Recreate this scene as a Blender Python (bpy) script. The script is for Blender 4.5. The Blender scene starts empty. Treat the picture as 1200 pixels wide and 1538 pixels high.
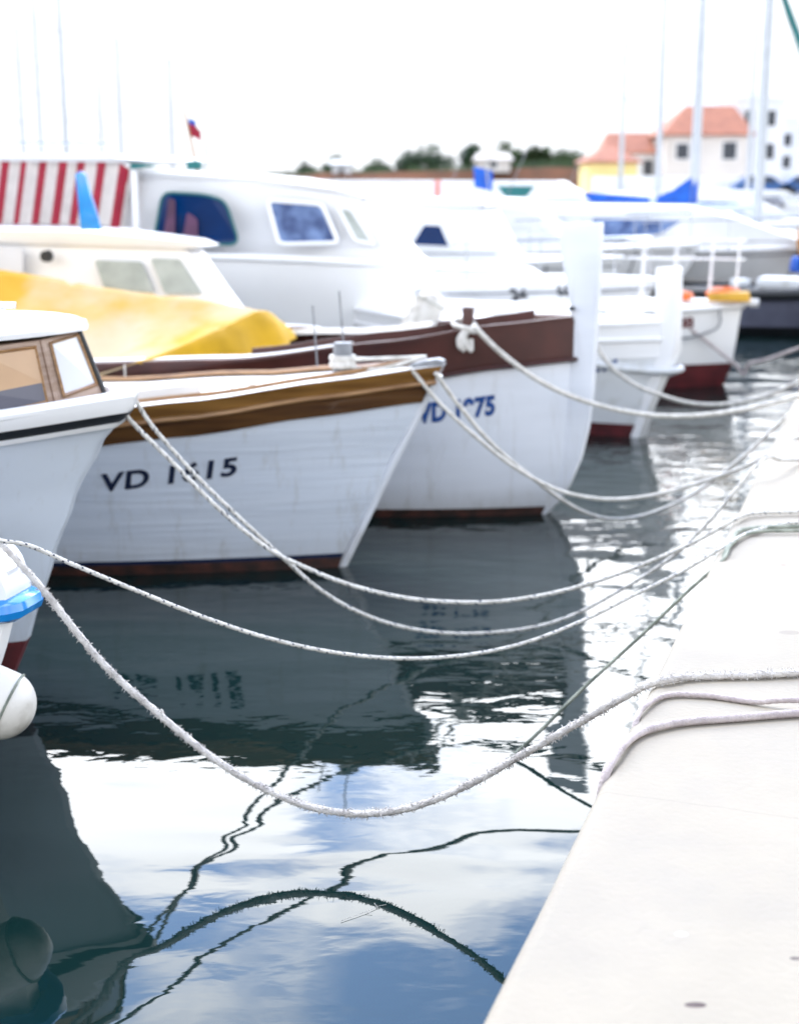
import bpy, bmesh, math, random
from mathutils import Vector, Matrix, noise
R = math.radians
SC = bpy.context.scene
COL = SC.collection

# ------------------------------------------------------------------ camera, world, sun, exposure
CAM_H = 1.9
cd = bpy.data.cameras.new('camera'); cam = bpy.data.objects.new('camera', cd); COL.objects.link(cam)
cam.location = (0, 0, CAM_H); cam.rotation_euler = (R(90 - 13.15), 0, 0)
cd.sensor_fit = 'VERTICAL'; cd.sensor_height = 36; cd.sensor_width = 28; cd.lens = 50
cd.clip_start = 0.05; cd.clip_end = 3000
cd.dof.use_dof = True; cd.dof.focus_distance = 3.6; cd.dof.aperture_fstop = 2.45
SC.camera = cam

SUN_EL, SUN_AZ = 58, -25          # azimuth from +Y towards +X
wd = bpy.data.worlds.new('World'); SC.world = wd; wd.use_nodes = True
nt = wd.node_tree; nt.nodes.clear()
def N(t, **k):
    n = nt.nodes.new(t)
    for a, b in k.items(): setattr(n, a, b)
    return n
def L(a, b): nt.links.new(a, b)
def MATH(op, a=None, b=None, c=None):
    n = N('ShaderNodeMath', operation=op)
    for i, v in enumerate((a, b, c)):
        if v is None: continue
        if isinstance(v, (int, float)): n.inputs[i].default_value = v
        else: L(v, n.inputs[i])
    return n.outputs[0]
sky = N('ShaderNodeTexSky'); sky.sky_type = 'NISHITA'; sky.sun_disc = False
sky.sun_elevation = R(SUN_EL); sky.sun_rotation = R(SUN_AZ); sky.air_density = 1.0; sky.dust_density = 2.0
tc = N('ShaderNodeTexCoord'); sep = N('ShaderNodeSeparateXYZ'); L(tc.outputs['Generated'], sep.inputs[0])
zz = MATH('MAXIMUM', sep.outputs[2], 0.0); den = MATH('ADD', zz, 0.12)
cmb = N('ShaderNodeCombineXYZ'); L(MATH('DIVIDE', sep.outputs[0], den), cmb.inputs[0]); L(MATH('DIVIDE', sep.outputs[1], den), cmb.inputs[1])
n1 = N('ShaderNodeTexNoise'); n1.inputs['Scale'].default_value = 3.2; n1.inputs['Detail'].default_value = 7; n1.inputs['Roughness'].default_value = .55
n1.inputs['Distortion'].default_value = .3
L(cmb.outputs[0], n1.inputs['Vector'])
# cloud cover: solid towards the horizon, broken higher up
cov = MATH('MULTIPLY_ADD', zz, -1.9, .965)
cm = N('ShaderNodeMapRange', interpolation_type='SMOOTHSTEP'); L(MATH('ADD', n1.outputs[0], cov), cm.inputs[0])
cm.inputs[1].default_value = .40; cm.inputs[2].default_value = .64
front = N('ShaderNodeMapRange', interpolation_type='SMOOTHSTEP'); L(sep.outputs[1], front.inputs[0])
front.inputs[1].default_value = .1; front.inputs[2].default_value = .92; front.inputs[3].default_value = 0.0; front.inputs[4].default_value = 1.0
elev = N('ShaderNodeMapRange', interpolation_type='SMOOTHSTEP'); L(sep.outputs[2], elev.inputs[0])
elev.inputs[1].default_value = .12; elev.inputs[2].default_value = .38; elev.inputs[3].default_value = .2; elev.inputs[4].default_value = 25.0
base = N('ShaderNodeMapRange', interpolation_type='SMOOTHSTEP'); L(sep.outputs[2], base.inputs[0])
base.inputs[1].default_value = .08; base.inputs[2].default_value = .30; base.inputs[3].default_value = 3.9; base.inputs[4].default_value = 12.0
lum = MATH('MULTIPLY_ADD', front.outputs[0], elev.outputs[0], MATH('MINIMUM', base.outputs[0], MATH('MULTIPLY_ADD', front.outputs[0], -4.0, 12.0)))
ccol = N('ShaderNodeCombineXYZ'); L(MATH('MULTIPLY', lum, .965), ccol.inputs[0]); L(MATH('MULTIPLY', lum, .99), ccol.inputs[1]); L(MATH('MULTIPLY', lum, 1.03), ccol.inputs[2])
blue = N('ShaderNodeMix', data_type='RGBA', blend_type='MULTIPLY'); blue.inputs[0].default_value = 1; L(sky.outputs[0], blue.inputs[6]); bl = N('ShaderNodeCombineXYZ')
for i_, (w0_, w1_) in enumerate(((1.3, 1.5), (1.25, 2.15), (1.15, 3.0))): L(MATH('MULTIPLY_ADD', front.outputs[0], w1_ - w0_, w0_), bl.inputs[i_])
L(bl.outputs[0], blue.inputs[7])
mx = N('ShaderNodeMix', data_type='RGBA'); L(cm.outputs[0], mx.inputs[0]); L(blue.outputs[2], mx.inputs[6]); L(ccol.outputs[0], mx.inputs[7])
bg = N('ShaderNodeBackground'); bg.inputs[1].default_value = .1; L(mx.outputs[2], bg.inputs[0])
wo = N('ShaderNodeOutputWorld'); L(bg.outputs[0], wo.inputs[0])

sd = bpy.data.lights.new('sun', 'SUN'); sd.energy = .6; sd.angle = R(18); sd.color = (1, .95, .88)
sun = bpy.data.objects.new('sun', sd); COL.objects.link(sun)
dv = Vector((math.sin(R(SUN_AZ)) * math.cos(R(SUN_EL)), math.cos(R(SUN_AZ)) * math.cos(R(SUN_EL)), math.sin(R(SUN_EL))))
sun.rotation_euler = dv.to_track_quat('Z', 'Y').to_euler()
SC.view_settings.view_transform = 'Standard'; SC.view_settings.look = 'None'
SC.view_settings.exposure = 1.80; SC.view_settings.gamma = 1
SC.cycles.max_bounces = 8; SC.cycles.glossy_bounces = 4; SC.cycles.transparent_max_bounces = 12
SC.cycles.sample_clamp_indirect = 12; SC.cycles.caustics_reflective = False; SC.cycles.caustics_refractive = False

# ------------------------------------------------------------------ materials
def mat(name, col, rough=.5, var=.08, scale=4, col2=None, mix=None, metal=0, coat=0, bump=0, bscale=30, stretch=(1, 1, 1), spec=.5, trans=0, alpha=1, detail=5, streak=0):
    m = bpy.data.materials.new(name); m.use_nodes = True; t = m.node_tree; p = t.nodes['Principled BSDF']
    tcn = t.nodes.new('ShaderNodeTexCoord'); mp = t.nodes.new('ShaderNodeMapping'); mp.inputs['Scale'].default_value = stretch
    t.links.new(tcn.outputs['Object'], mp.inputs[0])
    nz = t.nodes.new('ShaderNodeTexNoise'); nz.inputs['Scale'].default_value = scale; nz.inputs['Detail'].default_value = detail
    t.links.new(mp.outputs[0], nz.inputs['Vector'])
    rp = t.nodes.new('ShaderNodeValToRGB'); rp.color_ramp.elements[0].position = .35 if mix is None else mix[0]; rp.color_ramp.elements[1].position = .65 if mix is None else mix[1]
    c2 = col2 or tuple(c * (1 - var * 2) for c in col)
    rp.color_ramp.elements[0].color = (*c2, 1); rp.color_ramp.elements[1].color = (*col, 1)
    t.links.new(nz.outputs[0], rp.inputs[0]); t.links.new(rp.outputs[0], p.inputs['Base Color'])
    if streak:
        m2_ = t.nodes.new('ShaderNodeMapping'); m2_.inputs['Scale'].default_value = (9, 9, .9); t.links.new(tcn.outputs['Object'], m2_.inputs[0])
        n2_ = t.nodes.new('ShaderNodeTexNoise'); n2_.inputs['Scale'].default_value = 1.6; n2_.inputs['Detail'].default_value = 8; n2_.inputs['Roughness'].default_value = .7; t.links.new(m2_.outputs[0], n2_.inputs['Vector'])
        r2_ = t.nodes.new('ShaderNodeMapRange'); t.links.new(n2_.outputs[0], r2_.inputs[0]); r2_.inputs[1].default_value = .54; r2_.inputs[2].default_value = .74; r2_.inputs[3].default_value = 0; r2_.inputs[4].default_value = streak
        s_ = t.nodes.new('ShaderNodeSeparateXYZ'); t.links.new(tcn.outputs['Object'], s_.inputs[0])
        w_ = t.nodes.new('ShaderNodeMapRange'); t.links.new(s_.outputs[2], w_.inputs[0]); w_.inputs[1].default_value = .05; w_.inputs[2].default_value = .22; w_.inputs[3].default_value = .55; w_.inputs[4].default_value = 0
        n3_ = t.nodes.new('ShaderNodeMath'); n3_.operation = 'MULTIPLY'; t.links.new(w_.outputs[0], n3_.inputs[0]); t.links.new(n2_.outputs[0], n3_.inputs[1])
        n4_ = t.nodes.new('ShaderNodeMath'); n4_.operation = 'ADD'; n4_.use_clamp = True; t.links.new(n3_.outputs[0], n4_.inputs[0]); t.links.new(r2_.outputs[0], n4_.inputs[1])
        x_ = t.nodes.new('ShaderNodeMix'); x_.data_type = 'RGBA'; t.links.new(n4_.outputs[0], x_.inputs[0]); t.links.new(rp.outputs[0], x_.inputs[6]); x_.inputs[7].default_value = (.30, .27, .21, 1)
        t.links.new(x_.outputs[2], p.inputs['Base Color'])
    p.inputs['Roughness'].default_value = rough; p.inputs['Metallic'].default_value = metal
    p.inputs['Coat Weight'].default_value = coat; p.inputs['Specular IOR Level'].default_value = spec
    p.inputs['Transmission Weight'].default_value = trans; p.inputs['Alpha'].default_value = alpha
    if bump:
        nb = t.nodes.new('ShaderNodeTexNoise'); nb.inputs['Scale'].default_value = bscale; nb.inputs['Detail'].default_value = 6
        t.links.new(mp.outputs[0], nb.inputs['Vector'])
        bp = t.nodes.new('ShaderNodeBump'); bp.inputs['Strength'].default_value = bump; bp.inputs['Distance'].default_value = .01
        t.links.new(nb.outputs[0], bp.inputs['Height']); t.links.new(bp.outputs[0], p.inputs['Normal'])
    return m
M = {}
M['hull'] = mat('hull_white_paint', (.70, .73, .79), .3, .03, 2.2, bump=.12, bscale=5, stretch=(1, 1, 5), streak=.25)
M['gel'] = mat('white_gelcoat', (.82, .82, .825), .22, .02, 1.5)
M['gelbright'] = mat('bright_white_gelcoat', (.90, .90, .90), .22, .02, 1.5)
M['gelfar'] = mat('dulled_white_gelcoat', (.75, .76, .77), .35, .05, 2, streak=.15)
M['hullgrey'] = mat('pale_grey_hull_paint', (.57, .62, .69), .3, .03, 2.2, bump=.08, bscale=4, streak=.25)
M['slate'] = mat('slate_hull_paint', (.15, .16, .23), .25, .1, 4, coat=.3)
M['plank'] = mat('white_planking_paint', (.62, .67, .75), .33, .06, 3, bump=.35, bscale=7, stretch=(.35, .35, 7), col2=(.55, .60, .68), mix=(.3, .62), streak=.4)
M['dirty'] = mat('weathered_white_paint', (.66, .68, .70), .45, .08, 5, col2=(.47, .47, .44), mix=(.28, .45), bump=.2, bscale=25)
M['deck'] = mat('white_deck_paint', (.78, .77, .75), .5, .05, 8)
M['varnish'] = mat('varnished_mahogany', (.25, .125, .032), .22, .3, 4, col2=(.13, .060, .015), stretch=(.4, 1, 7), coat=.6, bump=.1, bscale=18)
M['vardark'] = mat('dark_varnished_mahogany', (.10, .045, .014), .25, .3, 4, col2=(.05, .020, .008), stretch=(.4, 1, 7), coat=.5, bump=.1, bscale=18)
M['varlight'] = mat('varnished_oak', (.36, .20, .085), .28, .2, 6, col2=(.22, .11, .04), stretch=(.5, 3, 10), coat=.4)
M['cabwood'] = mat('weathered_teak', (.42, .31, .25), .45, .2, 6, col2=(.27, .18, .13), stretch=(1, 1, 8))
M['brown'] = mat('brown_paint', (.066, .017, .013), .42, .12, 5, col2=(.042, .011, .009), bump=.15, bscale=12, coat=.05)
M['redbot'] = mat('red_antifouling', (.13, .018, .022), .6, .2, 9, col2=(.07, .012, .015))
M['brownbot'] = mat('brown_antifouling', (.075, .025, .018), .6, .3, 12, col2=(.02, .012, .010), bump=.3)
M['navy'] = mat('navy_paint', (.012, .022, .06), .25, .1, 4)
M['black'] = mat('black_rubber', (.012, .014, .018), .45, .1, 6)
M['blue'] = mat('blue_gloss_paint', (.01, .27, .70), .22, .1, 9, col2=(.01, .20, .58), coat=.4)
M['bluecan'] = mat('royal_blue_canvas', (.005, .105, .50), .75, .2, 5, col2=(.004, .06, .34), bump=.5, bscale=6)
M['glass'] = mat('dark_tinted_glass', (.0, .022, .10), .08, .2, 2, spec=.15, col2=(.0, .015, .07))
M['glassb'] = mat('blue_tinted_glass', (.14, .22, .42), .12, .3, 7, col2=(.02, .05, .16), spec=.3)
M['glassg'] = mat('grey_green_glass', (.40, .43, .40), .12, .1, 6, col2=(.28, .31, .28))
M['glassc'] = mat('clouded_glass', (.60, .61, .64), .12, .05, 3)
M['glasst'] = mat('tan_curtain_glass', (.52, .33, .19), .12, .1, 3)  # tan of the curtained upper part of the cuddy panes
M['glassd'] = mat('slate_glass', (.09, .09, .12), .10, .1, 3)
M['steel'] = mat('stainless_steel', (.55, .57, .60), .22, .05, 8, metal=1)
M['alu'] = mat('mast_aluminium', (.50, .53, .57), .35, .05, 8, metal=.6)
M['galv'] = mat('galvanised_steel', (.24, .25, .27), .5, .2, 14, metal=.4)
M['tarp'] = mat('yellow_tarpaulin', (.46, .262, .020), .8, .15, 1.5, col2=(.46, .36, .23), mix=(.36, .60), bump=.3, spec=.15, bscale=9)
M['tarpy'] = mat('unfaded_yellow_tarpaulin', (.48, .275, .008), .7, .15, 3, spec=.2, bump=.3, bscale=9)
M['red'] = mat('red_canvas', (.33, .012, .035), .8, .1, 12)
M['white_can'] = mat('white_canvas', (.62, .57, .54), .85, .08, 8)
M['orange'] = mat('orange_plastic', (.75, .16, .03), .5, .15, 6)
M['salmon'] = mat('faded_salmon_plastic', (.62, .30, .27), .6, .1, 6)
M['yellow'] = mat('yellow_plastic', (.70, .38, .03), .5, .15, 6)
M['teal'] = mat('teal_canvas', (.01, .14, .14), .7, .1, 6)
M['fender'] = mat('scuffed_white_vinyl', (.66, .63, .58), .42, .1, 7, col2=(.40, .37, .32), mix=(.36, .52), bump=.25, bscale=20)
M['rope'] = mat('white_polyester_rope', (.66, .64, .60), .85, .12, 25, bump=.5, bscale=160, col2=(.46, .44, .40), mix=(.3, .6))
M['ropegrey'] = mat('old_frayed_rope', (.66, .63, .60), .9, .15, 18, bump=.7, bscale=190, col2=(.44, .41, .39), mix=(.32, .6))
M['ropepink'] = mat('faded_braided_rope', (.50, .44, .43), .9, .12, 22, bump=.5, bscale=150, col2=(.36, .31, .31))
M['ropegreen'] = mat('algae_stained_rope', (.34, .36, .30), .9, .2, 16, bump=.5, bscale=150, col2=(.14, .16, .13))
M['fleck'] = mat('navy_tracer_yarn', (.012, .02, .05), .8, .1, 20)
M['inknavy'] = mat('navy_lettering', (.008, .014, .045), .4, .15, 20)
M['inkblue'] = mat('blue_lettering', (.010, .065, .26), .4, .15, 20)
M['curtain_and_reflection'] = mat('dusky_pink_reflection', (.10, .035, .085), .7, .2, 6)  # pink put into the strips that imitate a reflection in the cruiser window
M['roof'] = mat('terracotta_roof_tiles', (.40, .15, .085), .8, .15, 2, bump=.8, bscale=4)
M['cream'] = mat('cream_render', (.62, .57, .52), .85, .05, .6)
M['yellowwall'] = mat('yellow_render', (.72, .58, .24), .85, .05, .6)
M['pale'] = mat('pale_grey_render', (.74, .75, .77), .85, .06, .5)
M['stonewall'] = mat('pale_sea_wall_stone', (.76, .76, .76), .85, .1, .8)
M['window'] = mat('dark_window_glass', (.05, .055, .065), .2, .1, 2)
M['earth'] = mat('red_brown_earth', (.20, .085, .045), .95, .2, .4, col2=(.12, .06, .035))
M['terrain'] = mat('dry_grass_terrain', (.10, .11, .05), .95, .2, .1)
M['bark'] = mat('tree_bark', (.06, .045, .03), .9, .2, 6)
M['leaf'] = mat('dark_green_foliage', (.030, .070, .025), .8, .2, .8, col2=(.015, .042, .018))
M['leaf2'] = mat('mid_green_foliage', (.055, .105, .03), .8, .2, .8, col2=(.03, .06, .02))
M['carblue'] = mat('car_blue_paint', (.02, .10, .30), .3, .1, 3, coat=.5)
M['wicker'] = mat('orange_wicker', (.55, .24, .06), .8, .2, 12)

def mat_water():
    m = bpy.data.materials.new('harbour_water'); m.use_nodes = True; t = m.node_tree; p = t.nodes['Principled BSDF']
    p.inputs['Base Color'].default_value = (.003, .013, .0125, 1); p.inputs['Roughness'].default_value = .008; p.inputs['IOR'].default_value = 1.34
    tcn = t.nodes.new('ShaderNodeTexCoord')
    def mp(sc, rot):
        q = t.nodes.new('ShaderNodeMapping'); q.inputs['Scale'].default_value = sc; q.inputs['Rotation'].default_value = (0, 0, rot)
        t.links.new(tcn.outputs['Object'], q.inputs[0]); return q
    def nz(q, s, d=2, dist=0):
        n = t.nodes.new('ShaderNodeTexNoise'); n.inputs['Scale'].default_value = s; n.inputs['Detail'].default_value = d; n.inputs['Distortion'].default_value = dist
        n.inputs['Roughness'].default_value = .45
        t.links.new(q.outputs[0], n.inputs['Vector']); return n
    def ma(op, a, b):
        n = t.nodes.new('ShaderNodeMath'); n.operation = op
        for i, v in enumerate((a, b)):
            if isinstance(v, (int, float)): n.inputs[i].default_value = v
            else: t.links.new(v, n.inputs[i])
        return n.outputs[0]
    a = nz(mp((.55, 1, 1), .25), 2.4, 1, .4); b = nz(mp((.6, 1.2, 1), -.3), 7.5, 2, .5); c = nz(mp((.6, 1.3, 1), .1), 20, 2, .3)
    # rougher water in the open channel, calm in the lee of the hulls
    sp = t.nodes.new('ShaderNodeSeparateXYZ'); t.links.new(tcn.outputs['Object'], sp.inputs[0])
    mr = t.nodes.new('ShaderNodeMapRange'); t.links.new(sp.outputs[1], mr.inputs[0])
    mr.inputs[1].default_value = 3.9; mr.inputs[2].default_value = 9.5; mr.inputs[3].default_value = .10; mr.inputs[4].default_value = 1.8
    patch = nz(mp((1, 1, 1), 0), .55, 1)
    pr = t.nodes.new('ShaderNodeMapRange'); t.links.new(patch.outputs[0], pr.inputs[0]); pr.inputs[1].default_value = .4; pr.inputs[2].default_value = .62; pr.inputs[3].default_value = .45; pr.inputs[4].default_value = 1.25
    fine = ma('ADD', ma('MULTIPLY', b.outputs[0], .30), ma('MULTIPLY', c.outputs[0], .05))
    na = t.nodes.new('ShaderNodeMapRange'); t.links.new(sp.outputs[1], na.inputs[0]); na.inputs[1].default_value = 3.2; na.inputs[2].default_value = 7; na.inputs[3].default_value = .22; na.inputs[4].default_value = 1.0
    h = ma('ADD', ma('MULTIPLY', a.outputs[0], na.outputs[0]), ma('MULTIPLY', ma('MULTIPLY', fine, mr.outputs[0]), pr.outputs[0]))
    bp = t.nodes.new('ShaderNodeBump'); bp.inputs['Strength'].default_value = 1; bp.inputs['Distance'].default_value = .018
    t.links.new(h, bp.inputs['Height']); t.links.new(bp.outputs[0], p.inputs['Normal'])
    return m
M['water'] = mat_water()

def mat_quay():
    m = mat('pale_quay_stone', (.278, .245, .194), .75, .05, 3, bump=.2, bscale=60)
    t = m.node_tree; p = t.nodes['Principled BSDF']; base = p.inputs['Base Color'].links[0].from_socket
    tcn = t.nodes.new('ShaderNodeTexCoord')
    # scattered dark flecks and a few rust spots in the stone
    n = t.nodes.new('ShaderNodeTexNoise'); n.inputs['Scale'].default_value = 9; n.inputs['Detail'].default_value = 8; n.inputs['Roughness'].default_value = .75
    t.links.new(tcn.outputs['Object'], n.inputs['Vector'])
    r = t.nodes.new('ShaderNodeMapRange'); t.links.new(n.outputs[0], r.inputs[0]); r.inputs[1].default_value = .66; r.inputs[2].default_value = .74; r.inputs[3].default_value = 0; r.inputs[4].default_value = .35
    v = t.nodes.new('ShaderNodeTexVoronoi'); v.inputs['Scale'].default_value = 2.3; t.links.new(tcn.outputs['Object'], v.inputs['Vector'])
    r2 = t.nodes.new('ShaderNodeMapRange'); t.links.new(v.outputs['Distance'], r2.inputs[0]); r2.inputs[1].default_value = .035; r2.inputs[2].default_value = .02; r2.inputs[3].default_value = 0; r2.inputs[4].default_value = .6
    x = t.nodes.new('ShaderNodeMix'); x.data_type = 'RGBA'; t.links.new(r.outputs[0], x.inputs[0]); t.links.new(base, x.inputs[6]); x.inputs[7].default_value = (.22, .19, .16, 1)
    y = t.nodes.new('ShaderNodeMix'); y.data_type = 'RGBA'; t.links.new(r2.outputs[0], y.inputs[0]); t.links.new(x.outputs[2], y.inputs[6]); y.inputs[7].default_value = (.20, .09, .08, 1)
    def mth(op, a, b=None, c=None):
        q = t.nodes.new('ShaderNodeMath'); q.operation = op
        for i_, v_ in enumerate((a, b, c)):
            if v_ is None: continue
            if isinstance(v_, (int, float)): q.inputs[i_].default_value = v_
            else: t.links.new(v_, q.inputs[i_])
        return q.outputs[0]
    sp = t.nodes.new('ShaderNodeSeparateXYZ'); t.links.new(tcn.outputs['Object'], sp.inputs[0])
    wob = t.nodes.new('ShaderNodeTexNoise'); wob.inputs['Scale'].default_value = 14; t.links.new(tcn.outputs['Object'], wob.inputs['Vector'])
    along = mth('ADD', mth('MULTIPLY', sp.outputs[0], .3266), mth('MULTIPLY', sp.outputs[1], .9452)); along = mth('ADD', along, mth('MULTIPLY', wob.outputs[0], .012))
    fr = mth('ABSOLUTE', mth('SUBTRACT', mth('FRACT', mth('MULTIPLY_ADD', along, 1 / 2.1, .13)), .5))
    line = mth('MULTIPLY', mth('LESS_THAN', fr, .0014), .22)
    last = y.outputs[2]
    def over(fac, col, base_):
        g = t.nodes.new('ShaderNodeMix'); g.data_type = 'RGBA'; t.links.new(fac, g.inputs[0]); t.links.new(base_, g.inputs[6]); g.inputs[7].default_value = (*col, 1); return g.outputs[2]
    last = over(line, (.15, .13, .11), last)
    for (cx, cy, rx, ry, col) in ((.478, 2.06, .017, .008, (.03, .010, .012)), (.676, 2.20, .009, .006, (.05, .03, .03)), (.50, 2.28, .012, .008, (.40, .38, .35)), (.9, 2.9, .02, .012, (.2, .16, .13)), (1.15, 4.0, .03, .02, (.2, .17, .14))):
        dx = mth('DIVIDE', mth('ADD', mth('SUBTRACT', sp.outputs[0], cx), mth('MULTIPLY', mth('SUBTRACT', wob.outputs[0], .5), .02)), rx); dy = mth('DIVIDE', mth('SUBTRACT', sp.outputs[1], cy), ry)
        last = over(mth('MULTIPLY', mth('LESS_THAN', mth('ADD', mth('MULTIPLY', dx, dx), mth('MULTIPLY', dy, dy)), 1.0), .93), col, last)
    bigs = t.nodes.new('ShaderNodeTexNoise'); bigs.inputs['Scale'].default_value = 1.3; bigs.inputs['Detail'].default_value = 9; bigs.inputs['Roughness'].default_value = .7; t.links.new(tcn.outputs['Object'], bigs.inputs['Vector'])
    bm_ = t.nodes.new('ShaderNodeMapRange'); t.links.new(bigs.outputs[0], bm_.inputs[0]); bm_.inputs[1].default_value = .45; bm_.inputs[2].default_value = .75; bm_.inputs[3].default_value = 0; bm_.inputs[4].default_value = .75
    last = over(bm_.outputs[0], (.21, .192, .168), last)
    t.links.new(last, p.inputs['Base Color'])
    return m
M['quay'] = mat_quay()

# ------------------------------------------------------------------ mesh helpers
class MB:
    def __init__(s): s.v = []; s.f = []; s.m = []
    def add(s, vs, fs, mi=0):
        o = len(s.v); s.v += [tuple(v) for v in vs]; s.f += [tuple(i + o for i in f) for f in fs]; s.m += [mi] * len(fs); return s
    def box(s, c, d, rz=0, ry=0, mi=0):
        hx, hy, hz = d[0] / 2, d[1] / 2, d[2] / 2
        Mx = Matrix.Rotation(rz, 4, 'Z') @ Matrix.Rotation(ry, 4, 'Y')
        vs = [Mx @ Vector((x, y, z)) + Vector(c) for x in (-hx, hx) for y in (-hy, hy) for z in (-hz, hz)]
        return s.add(vs, [(0, 1, 3, 2), (4, 6, 7, 5), (0, 4, 5, 1), (2, 3, 7, 6), (0, 2, 6, 4), (1, 5, 7, 3)], mi)
    def tube(s, pts, r, n=10, mi=0, cap=True, sq=1.0):
        pts = [Vector(p) for p in pts]; rs = r if isinstance(r, (list, tuple)) else [r] * len(pts)
        vs = []; up = Vector((0, 0, 1)); prev = None
        for i, p in enumerate(pts):
            t = (pts[min(i + 1, len(pts) - 1)] - pts[max(i - 1, 0)]).normalized()
            if prev is None: a = t.cross(up if abs(t.z) < .9 else Vector((1, 0, 0))).normalized()
            else: a = (prev - t * prev.dot(t)).normalized()
            b = t.cross(a); prev = a
            for k in range(n):
                th = 2 * math.pi * k / n; vs.append(p + (a * math.cos(th) + b * math.sin(th) * sq) * rs[i])
        fs = [(i * n + k, i * n + (k + 1) % n, (i + 1) * n + (k + 1) % n, (i + 1) * n + k) for i in range(len(pts) - 1) for k in range(n)]
        if cap: fs += [tuple(range(n))[::-1], tuple((len(pts) - 1) * n + k for k in range(n))]
        return s.add(vs, fs, mi)
    def grid(s, rows, mi=0, closed=False):
        n = len(rows[0]); vs = [p for r in rows for p in r]
        fs = [(i * n + k, i * n + (k + 1) % n, (i + 1) * n + (k + 1) % n, (i + 1) * n + k) for i in range(len(rows) - 1) for k in range(n if closed else n - 1)]
        return s.add(vs, fs, mi)
    def prism(s, poly, f0, f1, mi=0):
        # poly of 2D points, f0/f1 map them to the two 3D end faces
        n = len(poly); vs = [f0(*p) for p in poly] + [f1(*p) for p in poly]
        fs = [tuple(range(n))[::-1], tuple(range(n, 2 * n))] + [(k, (k + 1) % n, n + (k + 1) % n, n + k) for k in range(n)]
        return s.add(vs, fs, mi)
    def build(s, name, mats, parent=None, smooth=True, bevel=0, ang=35, loc=None, rz=0):
        me = bpy.data.meshes.new(name); me.from_pydata(s.v, [], s.f); 
        for m in (mats if isinstance(mats, (list, tuple)) else [mats]): me.materials.append(m if not isinstance(m, str) else M[m])
        me.polygons.foreach_set('material_index', s.m)
        bm = bmesh.new(); bm.from_mesh(me); bmesh.ops.remove_doubles(bm, verts=bm.verts, dist=1e-5)
        bmesh.ops.recalc_face_normals(bm, faces=bm.faces)
        if bevel:
            es = [e for e in bm.edges if len(e.link_faces) == 2 and e.calc_face_angle(0) > R(30)]
            bmesh.ops.bevel(bm, geom=es, offset=bevel, segments=2, affect='EDGES', profile=.6)
        bm.to_mesh(me); bm.free()
        if smooth:
            me.polygons.foreach_set('use_smooth', [True] * len(me.polygons)); me.set_sharp_from_angle(angle=R(ang))
        o = bpy.data.objects.new(name, me); COL.objects.link(o)
        if parent is not None: o.parent = parent
        if loc: o.location = loc
        if rz: o.rotation_euler = (0, 0, rz)
        return o
def thing(name, label, cat, loc=(0, 0, 0), rz=0, group=None):
    o = bpy.data.objects.new(name, None); COL.objects.link(o); o.location = loc; o.rotation_euler = (0, 0, rz); o.empty_display_size = .2
    return tag(o, label, cat, group)
def tag(o, label=None, cat=None, group=None, kind=None):
    if label: o['label'] = label
    if cat: o['category'] = cat
    if group: o['group'] = group
    if kind: o['kind'] = kind
    return o
def lerp(a, b, t): return a + (b - a) * t
def table(T, x):
    if x <= T[0][0]: return T[0][1]
    for (a, p), (b, q) in zip(T, T[1:]):
        if x <= b:
            t = (x - a) / (b - a); t2 = t * t * (3 - 2 * t); return lerp(p, q, .5 * t + .5 * t2)
    return T[-1][1]
def spline(P, step):
    P = [Vector(p) for p in P]; P = [P[0] * 2 - P[1]] + P + [P[-1] * 2 - P[-2]]; out = []
    for i in range(1, len(P) - 2):
        n = max(1, int((P[i + 1] - P[i]).length / step))
        for k in range(n):
            t = k / n; a, b, c, d = P[i - 1:i + 3]
            out.append(.5 * ((2 * b) + (c - a) * t + (2 * a - 5 * b + 4 * c - d) * t * t + (3 * b - a - 3 * c + d) * t ** 3))
    out.append(P[-2]); return out

# ------------------------------------------------------------------ the setting
def structure(o): return tag(o, kind='structure')
MB().add([(-900, -60, 0), (900, -60, 0), (900, 900, 0), (-900, 900, 0)], [(0, 1, 2, 3)]).build('water', 'water', smooth=False)
structure(bpy.data.objects['water'])
structure(MB().add([(-2500, -2500, -3), (2500, -2500, -3), (2500, 2500, -3), (-2500, 2500, -3)], [(0, 1, 2, 3)]).build('seabed', 'terrain', smooth=False))
# quay: profile swept along its edge line
QZ = .6; qo = Vector((.121, 2.006, 0)); qd = Vector((.3455, 1, 0)).normalized(); qn = Vector((qd.y, -qd.x, 0))
def quay():
    r = .035; prof = [(30, QZ + .02), (2.2, QZ + .004)] + [(1.2, QZ), (.5, QZ), (.2, QZ), (.08, QZ - .001)]
    prof += [(r - r * math.sin(a) , QZ - r + r * math.cos(a)) for a in [R(k * 15) for k in range(7)]] + [(0.0, .35), (.01, .1), (.02, -.5), (.02, -2.8), (30, -2.8)]
    rows = []
    T = [-12, -6, -3] + [i * .12 for i in range(-10, 90)] + [12, 15, 20, 30, 45, 62]
    for t in T:
        row = []
        for (u, z) in prof:
            j = noise.noise((t * 2.1, u * 2, z * 3)) * .004 if u < 3 else 0
            p = qo + qd * t + qn * (u + j); row.append((p.x, p.y, z + j * .5))
        rows.append(row)
    m = MB().grid(rows, closed=False)
    n = len(prof); m.f.append(tuple(range(n))); m.m.append(0); m.f.append(tuple((len(T) - 1) * n + k for k in range(n))); m.m.append(0)
    return structure(m.build('quay', 'quay', ang=50))
quay()

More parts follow.
